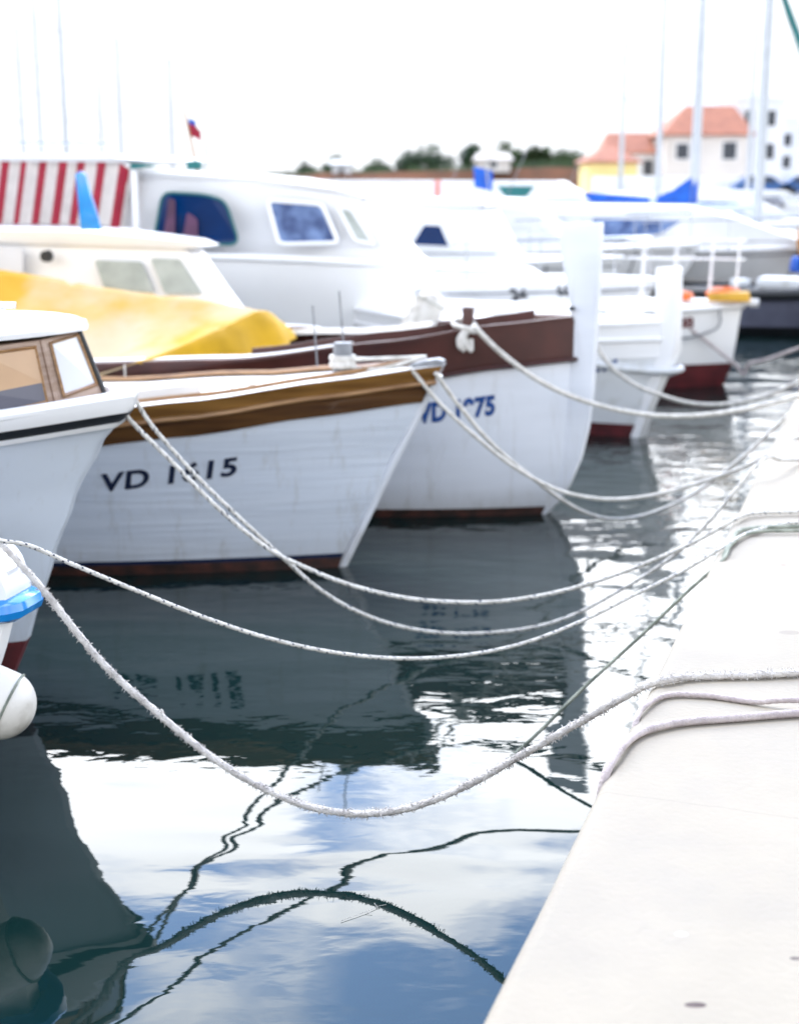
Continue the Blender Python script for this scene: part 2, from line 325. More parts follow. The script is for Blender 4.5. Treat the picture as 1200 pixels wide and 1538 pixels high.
# ------------------------------------------------------------------ boats
class Hull:
    def __init__(s, L, B, zs, stem, bw=.75, es=2.2, ew=1.7, sm=.42, smw=.5, aft=.8, p=1.3, k=.03, rake=0):
        s.L, s.B, s.zs, s.stem, s.bw, s.es, s.ew, s.sm, s.smw, s.aft, s.p, s.k, s.rake = L, B, zs, stem, bw, es, ew, sm, smw, aft, p, k, rake
    def sheer(s, u): return table(s.zs, u)
    def half(s, u, z):
        f = 1 - (1 - s.aft) * max(0, (u - .5) / .5) ** 2
        a = s.k + s.B * (1 - max(0, 1 - u / s.sm) ** s.es) * f
        b = s.k + s.B * s.bw * (1 - max(0, 1 - u / s.smw) ** s.ew) * f
        t = z / s.sheer(u)
        if t >= 0: return b + (a - b) * min(t, 1.3) ** s.p
        return b * max(.2, 1 + .9 * t)
    def x(s, u, z): return table(s.stem, z) * max(0, 1 - u / .6) ** 2 - u * s.L + s.rake * z * max(0, (u - .8) / .2)
    def P(s, u, z, off=0, side=-1): return Vector((s.x(u, z) + off * .8 * max(0, 1 - u / .06), side * (s.half(u, z) + off), z))
    def us(s, n=34, end=1.0): return [end * (i / n) ** 1.7 for i in range(n + 1)]
    def ring(s, f, n=34, end=1.0):
        U = s.us(n, end); return [f(u, -1) for u in reversed(U)] + [f(u, 1) for u in U]
    def strip(s, za, zb, name, mt, par, off=0, nz=6, thick=False, end=1.0, n=34):
        fa = za if callable(za) else (lambda u: za); fb = zb if callable(zb) else (lambda u: zb)
        rows = []
        if thick: rows.append(s.ring(lambda u, sd: s.P(u, fa(u), -.004, sd), n, end))
        for i in range(nz + 1):
            rows.append(s.ring(lambda u, sd: s.P(u, lerp(fa(u), fb(u), i / nz), off, sd), n, end))
        if thick: rows.append(s.ring(lambda u, sd: s.P(u, fb(u), -.004, sd), n, end))
        return MB().grid(rows).build(name, mt, par, ang=40)
    def rail(s, zf, name, mt, par, r=.02, off=0, sq=1.0, end=1.0, n=40):
        ff = zf if callable(zf) else (lambda u: zf)
        return MB().tube(s.ring(lambda u, sd: s.P(u, ff(u), off, sd), n, end), r, 10, sq=sq).build(name, mt, par)
    def deck(s, name, mt, par, drop=.02, camber=.05, u0=0, u1=1.0, inset=.0):
        rows = []
        for u in s.us(26):
            u = max(u, u0)
            if u > u1: u = u1
            z = s.sheer(u) - drop; h = s.half(u, z) - inset
            rows.append([(s.x(u, z), h * q, z + camber * min(1, h) * (1 - q * q)) for q in (-1, -.8, -.5, -.2, 0, .2, .5, .8, 1)])
        return MB().grid(rows).build(name, mt, par)
    def transom(s, name, mt, par, z0=-.3):
        m = MB(); zt = s.sheer(1); rows = [[(s.x(1, z) - .002, s.half(1, z) * q, z) for q in (-1, -.6, 0, .6, 1)] for z in [lerp(z0, zt, i / 6) for i in range(7)]]
        return m.grid(rows).build(name, mt, par)
    def text(s, body, x0, z0, size, slope, mt, par, side=-1, sx=1.0, shear=0, bold=0, off=.005, name='lettering', spacing=1.0):
        c = bpy.data.curves.new('t', 'FONT'); c.body = body; c.size = 1; c.offset = bold; c.resolution_u = 6; c.space_character = spacing
        t = bpy.data.objects.new('t', c); COL.objects.link(t); bpy.context.view_layer.update()
        me = bpy.data.meshes.new_from_object(t.evaluated_get(bpy.context.evaluated_depsgraph_get())); bpy.data.objects.remove(t); bpy.data.curves.remove(c)
        if ' ' in body:      # prefix and number are separate pieces of lettering
            xs = sorted(v.co.x for v in me.vertices); g = max(range(len(xs) - 1), key=lambda i_: xs[i_ + 1] - xs[i_]); cut = (xs[g] + xs[g + 1]) / 2
            parts_ = [lambda v: v.co.x < cut, lambda v: v.co.x >= cut]
        else: parts_ = [lambda v: True]
        for keep in parts_: s._letters(me, keep, x0, z0, size, slope, mt, par, side, sx, shear, off, name)
    def _letters(s, src, keep, x0, z0, size, slope, mt, par, side, sx, shear, off, name):
        bm = bmesh.new(); bm.from_mesh(src); bmesh.ops.delete(bm, geom=[v for v in bm.verts if not keep(v)], context='VERTS'); bmesh.ops.triangulate(bm, faces=bm.faces)
        me = bpy.data.meshes.new(name)
        for _ in range(2):
            es = [e for e in bm.edges if e.calc_length() > .12]
            if es: bmesh.ops.subdivide_edges(bm, edges=es, cuts=1)
            bmesh.ops.triangulate(bm, faces=bm.faces)
        for v in bm.verts:
            lx, lz = (v.co.x * sx + v.co.y * shear) * size, v.co.y * size
            X = x0 + lx if side < 0 else x0 - lx; Z = z0 + lz + slope * lx
            lo, hi = 0, .95
            for _ in range(24):
                mid = (lo + hi) / 2
                if s.x(mid, Z) > X: lo = mid
                else: hi = mid
            v.co = s.P(lo, Z, off, side)
        bm.to_mesh(me); bm.free(); me.name = name; me.materials.clear(); me.materials.append(M[mt])
        o = bpy.data.objects.new(name, me); COL.objects.link(o); o.parent = par; return o

def rounded(poly, r=.04, n=4):
    out = []; m = len(poly)
    for i in range(m):
        p, a, b = Vector(poly[i]), Vector(poly[i - 1]), Vector(poly[(i + 1) % m])
        da, db = (a - p), (b - p); ra = min(r, da.length * .45); rb = min(r, db.length * .45)
        s, e = p + da.normalized() * ra, p + db.normalized() * rb
        for k in range(n + 1):
            t = k / n; out.append(tuple((1 - t) ** 2 * s + 2 * t * (1 - t) * p + t * t * e))
    return out
def cabin(par, prof, hw, mt='gel', name='cabin', bev=.03):
    # prof: side outline (x,z); hw(x,z): half width there
    m = MB(); pr = rounded(prof, .05, 3)
    m.prism(pr, lambda x, z: (x, -hw(x, z), z), lambda x, z: (x, hw(x, z), z))
    return m.build(name, mt, par, ang=45)
def side_window(par, poly, hw, mt='glass', frame=None, sides=(-1, 1), r=.05, name='window', fw=.02):
    for sd in sides:
        pr = rounded(poly, r, 4); m = MB()
        m.prism(pr, lambda x, z: (x, sd * (hw(x, z) + .006), z), lambda x, z: (x, sd * (hw(x, z) - .01), z))
        w = m.build(name, mt, par, smooth=False)
        if frame:
            pts = [Vector((x, sd * (hw(x, z) + .006), z)) for x, z in pr]
            MB().tube(pts + [pts[0], pts[1]], fw, 6, cap=False).build('window_frame', frame, w)
def clin(x0, x1, w0, w1, zb=0, zt=1, tum=0):
    return lambda x, z: lerp(w0, w1, max(0, min(1, (x - x0) / (x1 - x0)))) - tum * max(0, z - zb)

# ---- boat F: at the left edge, blue rubbing rail
def boat_f():
    t = thing('rowing_boat', 'white boat bow with glossy blue rubbing rail at the left edge', 'boat', (-1.38, 4.12, 0), R(-14))
    h = Hull(3.9, .80, [(0, .78), (.3, .72), (1, .62)], [(-.3, -.15), (0, 0), (.7, .24), (1.2, .3)], .62, 2.3, 1.6)
    h.strip(-.3, .10, 'bottom_paint', 'redbot', t, nz=3)
    h.strip(.10, lambda u: h.sheer(u), 'hull', 'gel', t, nz=8)
    h.rail(lambda u: h.sheer(u) - .11, 'rubbing_rail', 'blue', t, .046, .03, sq=.8)
    h.deck('deck', 'deck', t, .02)
    h.transom('transom', 'gel', t)
    p = MB().prism(rounded([(-.6, .66), (.27, .69), (.235, .80), (.19, .835), (-.6, .82)], .04), lambda x, z: (x, -lerp(.07, .33, min(1, max(0, (.27 - x) / .6))) + .05 * (z - .7), z), lambda x, z: (x, lerp(.07, .33, min(1, max(0, (.27 - x) / .6))) - .05 * (z - .7), z)).build('foredeck', 'gel', t, bevel=0, ang=50)
    MB().tube([(.0, 0, .80), (.0, 0, .96), (.0, 0, 1.0)], [.03, .03, .036], 12).build('mooring_post', 'varlight', t)
    return t
boat_f()
# fender hanging by boat F
def fender(name, label, loc, tilt, r, l, rope_to, group=None):
    t = thing(name, label, 'fender', loc, 0, group)
    n = 22; prof = []
    for i in range(n + 1):
        a = -math.pi / 2 + math.pi * i / n; prof.append((r * math.cos(a), (l / 2 - r) * (1 if a > 0 else -1) + r * math.sin(a) if abs(a) > 1e-6 else 0))
    Mx = Matrix.Rotation(tilt[0], 4, 'Y') @ Matrix.Rotation(tilt[1], 4, 'X')
    rows = [[Mx @ Vector((max(q, .001) * math.cos(k * math.pi / 12), max(q, .001) * math.sin(k * math.pi / 12), z)) for k in range(24)] for q, z in prof]
    MB().grid(rows, closed=True).build('body', 'fender', t, ang=60)
    for zz_ in (l / 2 - r * .75, -(l / 2 - r * .75)):
        MB().tube([Mx @ Vector((r * .985 * math.cos(k * math.pi / 16), r * .985 * math.sin(k * math.pi / 16), zz_)) for k in range(33)], .004, 6, cap=False).build('seam', 'ropegreen', t)
    MB().tube([Mx @ Vector((0, 0, -l / 2 + .02)), Mx @ Vector((0, 0, -l / 2)), Mx @ Vector((0, 0, -l / 2 - .04))], [.03, .028, .015], 12).build('eyelet', 'fender', t)
    return t
fender('boat_fender', 'scuffed white cylindrical fender hanging low beside the blue railed bow', (-1.31, 3.93, .47), (R(115), 0), .105, .52, None)

# ---- boat A: wooden windscreen, black strip
def boat_a():
    t = thing('motorboat', 'white cuddy boat with wooden window frames and black rub strip', 'boat', (-1.50, 5.2, 0), R(-4))
    h = Hull(5.0, .95, [(0, 1.095), (.06, 1.075), (.12, 1.05), (.3, 1.0), (1, .9)], [(-.4, -.18), (0, 0), (.25, .10), (.5, .19), (.75, .29), (.95, .40), (1.1, .52), (1.3, .6)], .62, 2.9, 1.5, .34, .5)
    h.strip(-.3, .19, 'bottom_paint', 'redbot', t, nz=3)
    h.strip(.19, lambda u: h.sheer(u) - .06, 'hull', 'hullgrey', t, nz=12)
    h.strip(lambda u: h.sheer(u) - .075, lambda u: h.sheer(u) - .055, 'moulded_lip', 'gel', t, off=.02, nz=1, thick=True)
    h.strip(lambda u: h.sheer(u) - .055, lambda u: h.sheer(u) - .02, 'rub_strip', 'black', t, off=.014, nz=2, thick=True)
    h.strip(lambda u: h.sheer(u) - .02, lambda u: h.sheer(u) + .04, 'gunwale', 'gel', t, off=.012, nz=3, thick=True)
    h.rail(lambda u: h.sheer(u) + .04, 'gunwale_cap', 'gel', t, .022, -.012)
    h.deck('deck', 'deck', t, -.02, .03, inset=.02)
    h.transom('transom', 'gel', t)
    # cuddy: V shaped windscreen meeting at the centre post, side windows behind it
    CB, CT, PB, PT = (.425, 0, 1.12), (.335, 0, 1.37), (.315, -.21, 1.09), (.262, -.19, 1.352)
    SB, ST = (.13, -.42, 1.06), (.10, -.395, 1.345)
    QB, QT = (-2.4, -.62, .98), (-2.4, -.58, 1.33)
    def lp3(a, b, t): return Vector(a) * (1 - t) + Vector(b) * t
    def quad(a, b, c, d, u, v): return lp3(lp3(a, b, u), lp3(d, c, u), v)
    mir = lambda p: Vector((p[0], -p[1], p[2]))
    m = MB(); ring = [CB, PB, SB, QB, mir(QB), mir(SB), mir(PB)]; ringt = [CT, PT, ST, QT, mir(QT), mir(ST), mir(PT)]
    m.add(ring + ringt, [(k, (k + 1) % 7, 7 + (k + 1) % 7, 7 + k) for k in range(7)] + [tuple(range(7)), tuple(range(7, 14))])
    m.build('cuddy', 'cabwood', t, smooth=False, bevel=.006)
    def pane(a, b, c, d, u0, u1, v0, v1, glass, n_, sd, cut=None):
        f = (lambda p: p) if sd < 0 else mir
        n3 = (Vector(b) - Vector(a)).cross(Vector(d) - Vector(a)).normalized()
        if n3.y > 0: n3 = -n3
        q = [quad(a, b, c, d, u, v) for u, v in ((u0, v0), (u1, v0), (u1, v1), (u0, v1))]
        w = MB().add([f(p + n3 * .006) for p in q] + [f(p - n3 * .01) for p in q], [(0, 1, 2, 3), (7, 6, 5, 4), (0, 4, 5, 1), (1, 5, 6, 2), (2, 6, 7, 3), (3, 7, 4, 0)]).build('window', glass, t, smooth=False)
        pts = [f(p + n3 * .008) for p in q]
        MB().tube([pts[0], pts[1], pts[2], pts[3], pts[0], pts[1]], .008, 4, cap=False).build('window_frame', 'varlight', w, ang=20)
        if cut:
            for g_, va, vb in (('glassd', v0, cut), ('glasst', cut, v1)):
                q2 = [quad(a, b, c, d, u, v) + n3 * .0085 for u, v in ((u0 + .003, va), (u1 - .003, va), (u1 - .003, vb), (u0 + .003, vb))]
                MB().add([f(p) for p in q2] + [f(p - n3 * .002) for p in q2], [(0, 1, 2, 3), (7, 6, 5, 4), (0, 4, 5, 1), (1, 5, 6, 2), (2, 6, 7, 3), (3, 7, 4, 0)]).build('curtain_and_reflection', g_, w, smooth=False)
    for sd in (-1, 1):
        pane(CB, PB, PT, CT, .10, .84, .22, .93, 'glassc', '', sd)
        pane(PB, SB, ST, PT, .14, .93, .20, .92, 'glassc', '', sd, .46)
        pane(SB, QB, QT, ST, .03, .30, .22, .90, 'glassc', '', sd, .46)
        f = (lambda p: p) if sd < 0 else mir
        MB().tube([f(Vector(PB) + Vector((0, -.002, 0))), f(Vector(PT) + Vector((0, -.002, 0)))], .009, 6).build('pillar', 'cabwood', t)
    MB().tube([Vector(CB) + Vector((.004, 0, 0)), Vector(CT) + Vector((.004, 0, 0))], .010, 6).build('centre_post', 'black', t)
    hw = lambda x, z: lerp(.03, .56, max(0, min(1, (.42 - x) / 2.2)) ** .45)
    rf = MB(); rp = rounded([(-2.7, 1.345), (.345, 1.375), (.37, 1.40), (.34, 1.43), (-.2, 1.455), (-2.7, 1.46)], .02)
    xs = [.365 - 2.9 * (k / 20) ** 1.8 for k in range(21)]
    ol = lambda x: -table([(-.37, -.02), (-.35, -.06), (-.31, -.16), (-.24, -.27), (-.15, -.40), (.02, -.49), (.5, -.60), (2.6, -.66)], -x)
    rows = []
    for q, dz, e in ((-1, 0, 0), (-1.0, .018, .02), (-.97, .030, .0), (-.6, .044, 0), (0, .05, 0), (.6, .044, 0), (.97, .030, 0), (1.0, .018, .02), (1, 0, 0), (0, -.002, 0), (-1, 0, 0)):
        rows.append([(x, q * (ol(x) + e * .4), lerp(1.385, 1.345, (.37 - x) / 2.8) + dz * (1 if x < .3 else .8)) for x in xs])
    rf.grid(rows); rf.f.append(tuple(k * 21 for k in range(10))); rf.m.append(0); rf.build('roof', 'gel', t, loc=(0, 0, -.015))
    MB().tube(spline([(-1.6, -.33, 1.38), (-1.55, -.33, 1.46), (.05, -.25, 1.478), (.14, -.24, 1.468), (.18, -.235, 1.41)], .04), .012, 10).build('grab_rail', 'gel', t)
    m = MB().box((.47, 0, 1.15), (.06, .03, .02)).box((.47, 0, 1.13), (.03, .02, .04)); m.build('cleat', 'gel', t, bevel=.008)
    return t
boat_a()

# ---- boat B: VD 1615
def boat_b():
    t = thing('wooden_boat', 'white wooden boat numbered VD 1615 with varnished brown rail', 'boat', (-.30, 6.94, 0), R(-13))
    h = Hull(5.2, .86, [(0, 1.03), (.07, .975), (.15, .90), (.3, .80), (.6, .71), (1, .73)], [(-.4, -.20), (0, 0), (.5, .24), (.86, .42), (1.04, .52), (1.3, .6)], .80, 2.2, 1.7, .46, .5, p=1.15)
    st = lambda u: .175 - .02 * u
    h.strip(-.3, .055, 'bottom_paint', 'brownbot', t, nz=3)
    h.strip(.055, .075, 'boot_stripe', 'navy', t, off=.002, nz=1)
    h.strip(.075, lambda u: h.sheer(u) - st(u), 'hull', 'plank', t, nz=12)
    h.strip(lambda u: h.sheer(u) - st(u), lambda u: h.sheer(u) - .085, 'sheer_plank', 'vardark', t, off=.014, nz=3, thick=True)
    h.rail(lambda u: h.sheer(u) - .078, 'rub_rail', 'varlight', t, .013, .018, sq=.9)
    h.strip(lambda u: h.sheer(u) - .066, lambda u: h.sheer(u), 'toe_plank', 'varnish', t, off=.010, nz=2, thick=True)
    # covering board, inner rail and foredeck
    rows = []
    for dd in (0.014, -.05, -.11):
        rows.append(h.ring(lambda u, sd: Vector((h.x(u, h.sheer(u)) + (dd if dd > 0 else dd * .9) * max(0, 1 - u / .06), sd * max(.004, h.half(u, h.sheer(u)) + dd), h.sheer(u) + .004 + (.002 if dd < 0 else 0)))))
    MB().grid(rows).build('covering_board', 'deck', t)
    rr = h.ring(lambda u, sd: Vector((h.x(u, h.sheer(u)) - .14 * max(0, 1 - u / .08), sd * max(.01, h.half(u, h.sheer(u)) - .12), h.sheer(u) + .012)), 34, .95)
    MB().tube(rr, .014, 6).build('inner_rail', 'varlight', t)
    h.deck('deck', 'deck', t, .015, .03)
    h.transom('transom', 'plank', t)
    MB().tube([(-.02, 0, -.3), (.01, 0, 0), (.25, 0, .5), (.43, 0, .86), (.5, 0, .99)], .026, 8).build('stem_post', 'hull', t)
    MB().prism(rounded([(.37, 1.0), (.525, 1.02), (.53, 1.055), (.50, 1.065), (.37, 1.04)], .01), lambda x, z: (x, -lerp(.035, .09, (.53 - x) / .16), z), lambda x, z: (x, lerp(.035, .09, (.53 - x) / .16), z)).build('bow_plate', 'galv', t, bevel=.004)
    h.text('VD 1615', -1.02, .452, .125, .115, 'inknavy', t, sx=1.22, shear=.25, bold=.03, spacing=1.12)
    h.text('VD 1615', -.42, .52, .118, -.115, 'inknavy', t, side=1, sx=1.20, shear=.22, bold=.016, spacing=1.08)
    # bollard with windlass drum
    b = MB().tube([(0, 0, 0), (0, 0, .02), (0, 0, .025), (0, 0, .17), (0, 0, .18)], [.07, .07, .047, .045, .042], 18).build('bollard', 'galv', t, loc=(.04, -.06, .955))
    MB().tube([(0, 0, .06), (0, 0, .075), (0, 0, .09), (0, 0, .105), (0, 0, .12)], [.062, .067, .060, .067, .062], 18).build('rope_turns', 'rope', b)
    MB().tube([(0, 0, 0), (-.02, 0, .26)], .004, 6).build('rod', 'galv', t, loc=(.04, -.04, 1.12))
    MB().tube([(0, 0, 0), (-.02, 0, .30)], .004, 6).build('rod', 'galv', t, loc=(-.12, .05, 1.0))
    m = MB()
    for k, (y, z) in enumerate(((-.03, 1.05), (.02, 1.06), (-.05, 1.03))):
        m.tube(spline([(.04, -.06 + y, z), (.2, -.03 + y * .6, z + .01 - .015 * k), (.44, y * .5, 1.07)], .03), .009, 8)
    m.build('anchor_line', 'rope', t)
    h2 = [(-.5 + .035 * k, -.30 + .012 * math.sin(k * 2.2), .93 + .03 * math.sin(k * 1.7)) for k in range(7)]
    MB().tube(spline(h2, .015), .006, 6).build('lashing', 'rope', t)
    # low coaming around the cockpit
    cm_ = []
    for k in range(25):
        a = k / 24; u = .16 + .7 * a; cm_.append(h.P(u, h.sheer(u) + .03, -.20, -1))
    m = MB(); m.grid([[p + Vector((0, 0, -.04)) for p in cm_], [p + Vector((0, 0, .03)) for p in cm_], [p + Vector((0, .03, .03)) for p in cm_], [p + Vector((0, .03, -.04)) for p in cm_]])
    m.build('coaming', 'deck', t)
    return t
boat_b()

# ---- boat C: VD 1975 with tall stem, brown bulwark and yellow tarpaulin
CH = None; C_LOC = (.876, 8.1, 0); C_R = R(-22)
def boat_c():
    global CH
    t = thing('wooden_boat', 'white boat numbered VD 1975 with chocolate brown bulwark and tall stem', 'boat', C_LOC, C_R)
    h = CH = Hull(5.4, .90, [(0, 1.15), (.06, 1.12), (.15, 1.04), (.3, .93), (.5, .86), (1, .95)],
                  [(-.4, -.25), (0, -.02), (.15, .06), (.37, .10), (.6, .115), (.85, .12), (1.2, .12)], .78, 2.5, 2.0, .40, .42, p=1.05, aft=.5)
    h.strip(-.3, .05, 'bottom_paint', 'brownbot', t, nz=3)
    bt = lambda u: h.sheer(u) - .235
    h.strip(.05, bt, 'hull', 'hull', t, nz=12)
    h.strip(bt, lambda u: h.sheer(u) - .012, 'bulwark', 'brown', t, off=.010, nz=4, thick=True)
    h.rail(bt, 'rub_rail', 'brown', t, .017, .024, sq=.8)
    rows = []
    for dd, dz in ((.024, -.015), (.026, .004), (-.045, .004), (-.045, -.015)):
        rows.append(h.ring(lambda u, sd: Vector((h.x(u, h.sheer(u)), sd * max(.004, h.half(u, h.sheer(u)) + dd), h.sheer(u) + dz))))
    MB().grid(rows).build('cap_rail', 'brown', t)
    h.deck('deck', 'deck', t, .10, .05, inset=.01)
    h.transom('sternpost_panel', 'hull', t)
    # tall stem post
    outer = [(-.10, -.35), (-.01, 0), (.06, .08), (.115, .17), (.18, .34), (.22, .53), (.24, .75), (.25, 1.06), (.258, 1.35), (.262, 1.67)]
    inner = [(.035, 1.655), (.03, 1.54), (.06, 1.40), (.095, 1.25), (.108, 1.12), (.115, .89), (.09, .6), (.03, .37), (-.08, .13), (-.2, 0), (-.3, -.35)]
    MB().prism(outer + inner, lambda x, z: (x, -.040, z), lambda x, z: (x, .040, z)).build('stem_post', 'hull', t, bevel=.006, ang=30)
    h.text('VD 1975', -.625, .575, .150, .11, 'inkblue', t, sx=.66, shear=.05, bold=.05, spacing=1.06)
    h.text('VD 1975', -.2, .63, .150, -.075, 'inkblue', t, side=1, sx=.80, shear=.05, bold=.030, spacing=1.06)
    # samson post at the rail with the mooring hitch
    u = .085; q = h.P(u, h.sheer(u), -.02, -1)
    MB().box((q.x, q.y, q.z + .02), (.055, .05, .20)).build('samson_post', 'brown', t, bevel=.006)
    hit = [(q.x - .07, q.y - .03, q.z + .02), (q.x - .02, q.y - .05, q.z + .015), (q.x + .03, q.y - .055, q.z), (q.x + .06, q.y - .06, q.z - .01), (q.x + .035, q.y + .0, q.z + .03), (q.x - .06, q.y + .04, q.z + .045), (q.x - .09, q.y, q.z + .03), (q.x - .04, q.y - .05, q.z + .015), (q.x + .04, q.y - .06, q.z + .005)]
    MB().tube(spline(hit, .012), .013, 8).build('rope_hitch', 'rope', t)
    m = MB()
    for k in range(4):
        m.tube(spline([(q.x + .01 * k, q.y - .055, q.z), (q.x + .012 * k - .03, q.y - .075, q.z - .05), (q.x - .02 + .022 * k, q.y - .075, q.z - .10 - .012 * (k % 2)), (q.x + .02 * k - .02, q.y - .06, q.z - .05)], .012), .012, 7)
    m.build('rope_tail', 'rope', t)
    # raised brown coaming panel behind the bow, side hatch, and deck stripe
    pts = [h.P(.03 + .02 * k, 1, -.16, -1) for k in range(14)]
    m = MB(); m.grid([[Vector((p.x, p.y, h.sheer(.03 + .02 * k) - .05)) for k, p in enumerate(pts)], [Vector((p.x, p.y, h.sheer(.03 + .02 * k) + .045)) for k, p in enumerate(pts)], [Vector((p.x, p.y + .025, h.sheer(.03 + .02 * k) + .045)) for k, p in enumerate(pts)], [Vector((p.x, p.y + .025, h.sheer(.03 + .02 * k) - .05)) for k, p in enumerate(pts)]])
    m.build('breakwater', 'brown', t)
    pts = [(.12 + .011 * k) for k in range(20)]
    m = MB(); m.grid([[h.P(u, h.sheer(u) + a, -.14 - b, -1) for u in pts] for a, b in ((-.08, 0), (-.005, .01), (-.005, .05), (-.08, .05))]); m.build('coaming', 'deck', t)
    for sd_ in (-1, 1):
        sdk = [[h.P(.19 + .012 * k, h.sheer(.19 + .012 * k) + dz_, -di_, sd_) for k in range(40)] for di_, dz_ in ((.05, -.02), (.05, .008), (.13, .012), (.13, -.02))]
        MB().grid(sdk).build('side_deck', 'deck', t)
    MB().tube([(.12, -.07, 1.19), (.12, -.07, 1.21)], .016, 10).build('navigation_light', 'black', t)
    return t
boat_c()
def tarp():
    # yellow tarpaulin over boat C: ridge pole along the centre line, hem over the gunwales, folded flap in front
    h = CH; rows = []; nu, nv = 60, 48
    t = thing('tarpaulin', 'faded yellow tarpaulin tented over the brown railed boat', 'tarpaulin', C_LOC, C_R)
    def pt(a, v, lift=0):
        av = abs(v); u = lerp(.352 + .05 * av ** 1.3, .97, a); rz = lerp(1.125, 1.43, min(1, a * 1.12))
        hw_ = h.half(u, h.sheer(u)) + .05; drop = lerp(.0, .12, min(1, a * 5 + (1 - av) * .5)); hz = h.sheer(u) - drop
        z = lerp(rz, hz, av) - .045 * math.sin(math.pi * av) * min(1, a * 6)
        z += .010 * math.sin(a * 46 + av * 5) * av * (1 - av) * 4 + noise.noise((a * 7, v * 2.5, 1.3)) * .018 * (1 - av)
        z -= .018 * abs(math.sin(a * 14)) * (av > .93)
        cr = abs(noise.noise((a * 5 + av * 2.4, v * 1.6, 9))); z -= .02 * max(0, 1 - cr * 9) * (1 - av)
        return Vector((h.x(u, h.sheer(u)), v * hw_, z + lift))
    for i in range(nu + 1): rows.append([pt((i / nu) ** 1.2, -1 + 2 * j / nv) for j in range(nv + 1)])
    o = MB().grid(rows).build('cover', 'tarp', t, ang=180); so = o.modifiers.new('s', 'SOLIDIFY'); so.thickness = .004
    rows = []
    for k, (dx, dz) in enumerate(((0, 0), (.03, -.02), (.07, -.35), (.10, -.75), (.11, -1.0), (.09, -1.0))):
        row = []
        for j in range(nv + 1):
            v = -1 + 2 * j / nv; av = abs(v); p = pt(0, v, .004); dk = h.sheer(.36) - .03; f = (1 - av ** 2)
            row.append(Vector((p.x + dx * (.35 + .9 * f) * (1 + .22 * math.sin(v * 11)), p.y * (1 - .05 * k / 5), max(dk - .04, p.z + dz * max(0, p.z - dk)))))
        rows.append(row)
    o = MB().grid(rows).build('front_flap', 'tarpy', t, ang=60); so = o.modifiers.new('s', 'SOLIDIFY'); so.thickness = .004
    for k in range(7):
        p = pt(.02 + .1 * k, -1); MB().tube([p + Vector((0, -.006, .01)), p + Vector((.01, -.02, -.06)), p + Vector((.02, .0, -.11))], .005, 5).build('tie_cord', 'rope', t)
tarp()

# ---- boat H: small white cabin boat behind the tarpaulin
def boat_h():
    t = thing('cabin_boat', 'small white cabin boat behind the tarpaulin with blue blade on roof', 'boat', (-.85, 10.25, 0), R(-19))
    h = Hull(4.3, .62, [(0, .86), (.2, .82), (1, .75)], [(-.3, -.1), (0, 0), (.8, .28), (1.2, .35)], .75)
    h.strip(-.25, .07, 'bottom_paint', 'navy', t, nz=2, n=20); h.strip(.07, lambda u: h.sheer(u), 'hull', 'gel', t, nz=6, n=20)
    h.rail(lambda u: h.sheer(u), 'gunwale', 'gel', t, .02, n=24); h.deck('deck', 'deck', t); h.transom('transom', 'gel', t)
    MB().tube(spline([(.28, 0, .86), (.18, -.12, .88), (-.05, -.24, .87)], .05), .015, 6).build('bow_rail', 'varnish', t)
    hw = clin(-.1, -2.2, .08, .50, .8, 1.5, .12)
    cabin(t, [(-3.5, .7), (-.15, .78), (-.45, 1.12), (-.68, 1.42), (-3.5, 1.47)], hw)
    side_window(t, [(-1.26, 1.12), (-.90, 1.11), (-1.0, 1.325), (-1.34, 1.335)], hw, 'glassg', None, r=.02)
    side_window(t, [(-.82, 1.10), (-.55, 1.10), (-.72, 1.345), (-.93, 1.35)], hw, 'glassg', None, r=.02)
    side_window(t, [(-2.7, 1.16), (-1.87, 1.16), (-1.87, 1.42), (-2.7, 1.42)], hw, 'glassc', None, r=.02)
    MB().prism(rounded([(-3.7, 1.47), (-.62, 1.42), (-.53, 1.44), (-.65, 1.48), (-1.4, 1.545), (-3.7, 1.55)], .02), lambda x, z: (x, -hw(x, 1.4) - .05, z), lambda x, z: (x, hw(x, 1.4) + .05, z)).build('roof', 'gel', t, bevel=.01)
    MB().tube([(-1.68, -hw(-1.68, 1.4) - .01, 1.36), (-1.68, -hw(-1.68, 1.4) - .06, 1.36)], [.045, .04], 12).build('deck_light', 'black', t)
    return t
boat_h()
tag(MB().prism([(.02, 0), (.17, 0), (.14, .14), (.10, .27), (.075, .39), (.04, .41), (0, .39), (.01, .2)], lambda x, z: (x, -.015, z), lambda x, z: (x, .015, z)).build('paddle_blade', 'blue', None, bevel=.006, loc=(-2.30, 10.40, 1.55), rz=R(-10)),
    'bright blue upright blade standing on the small cabin boat roof', 'paddle')

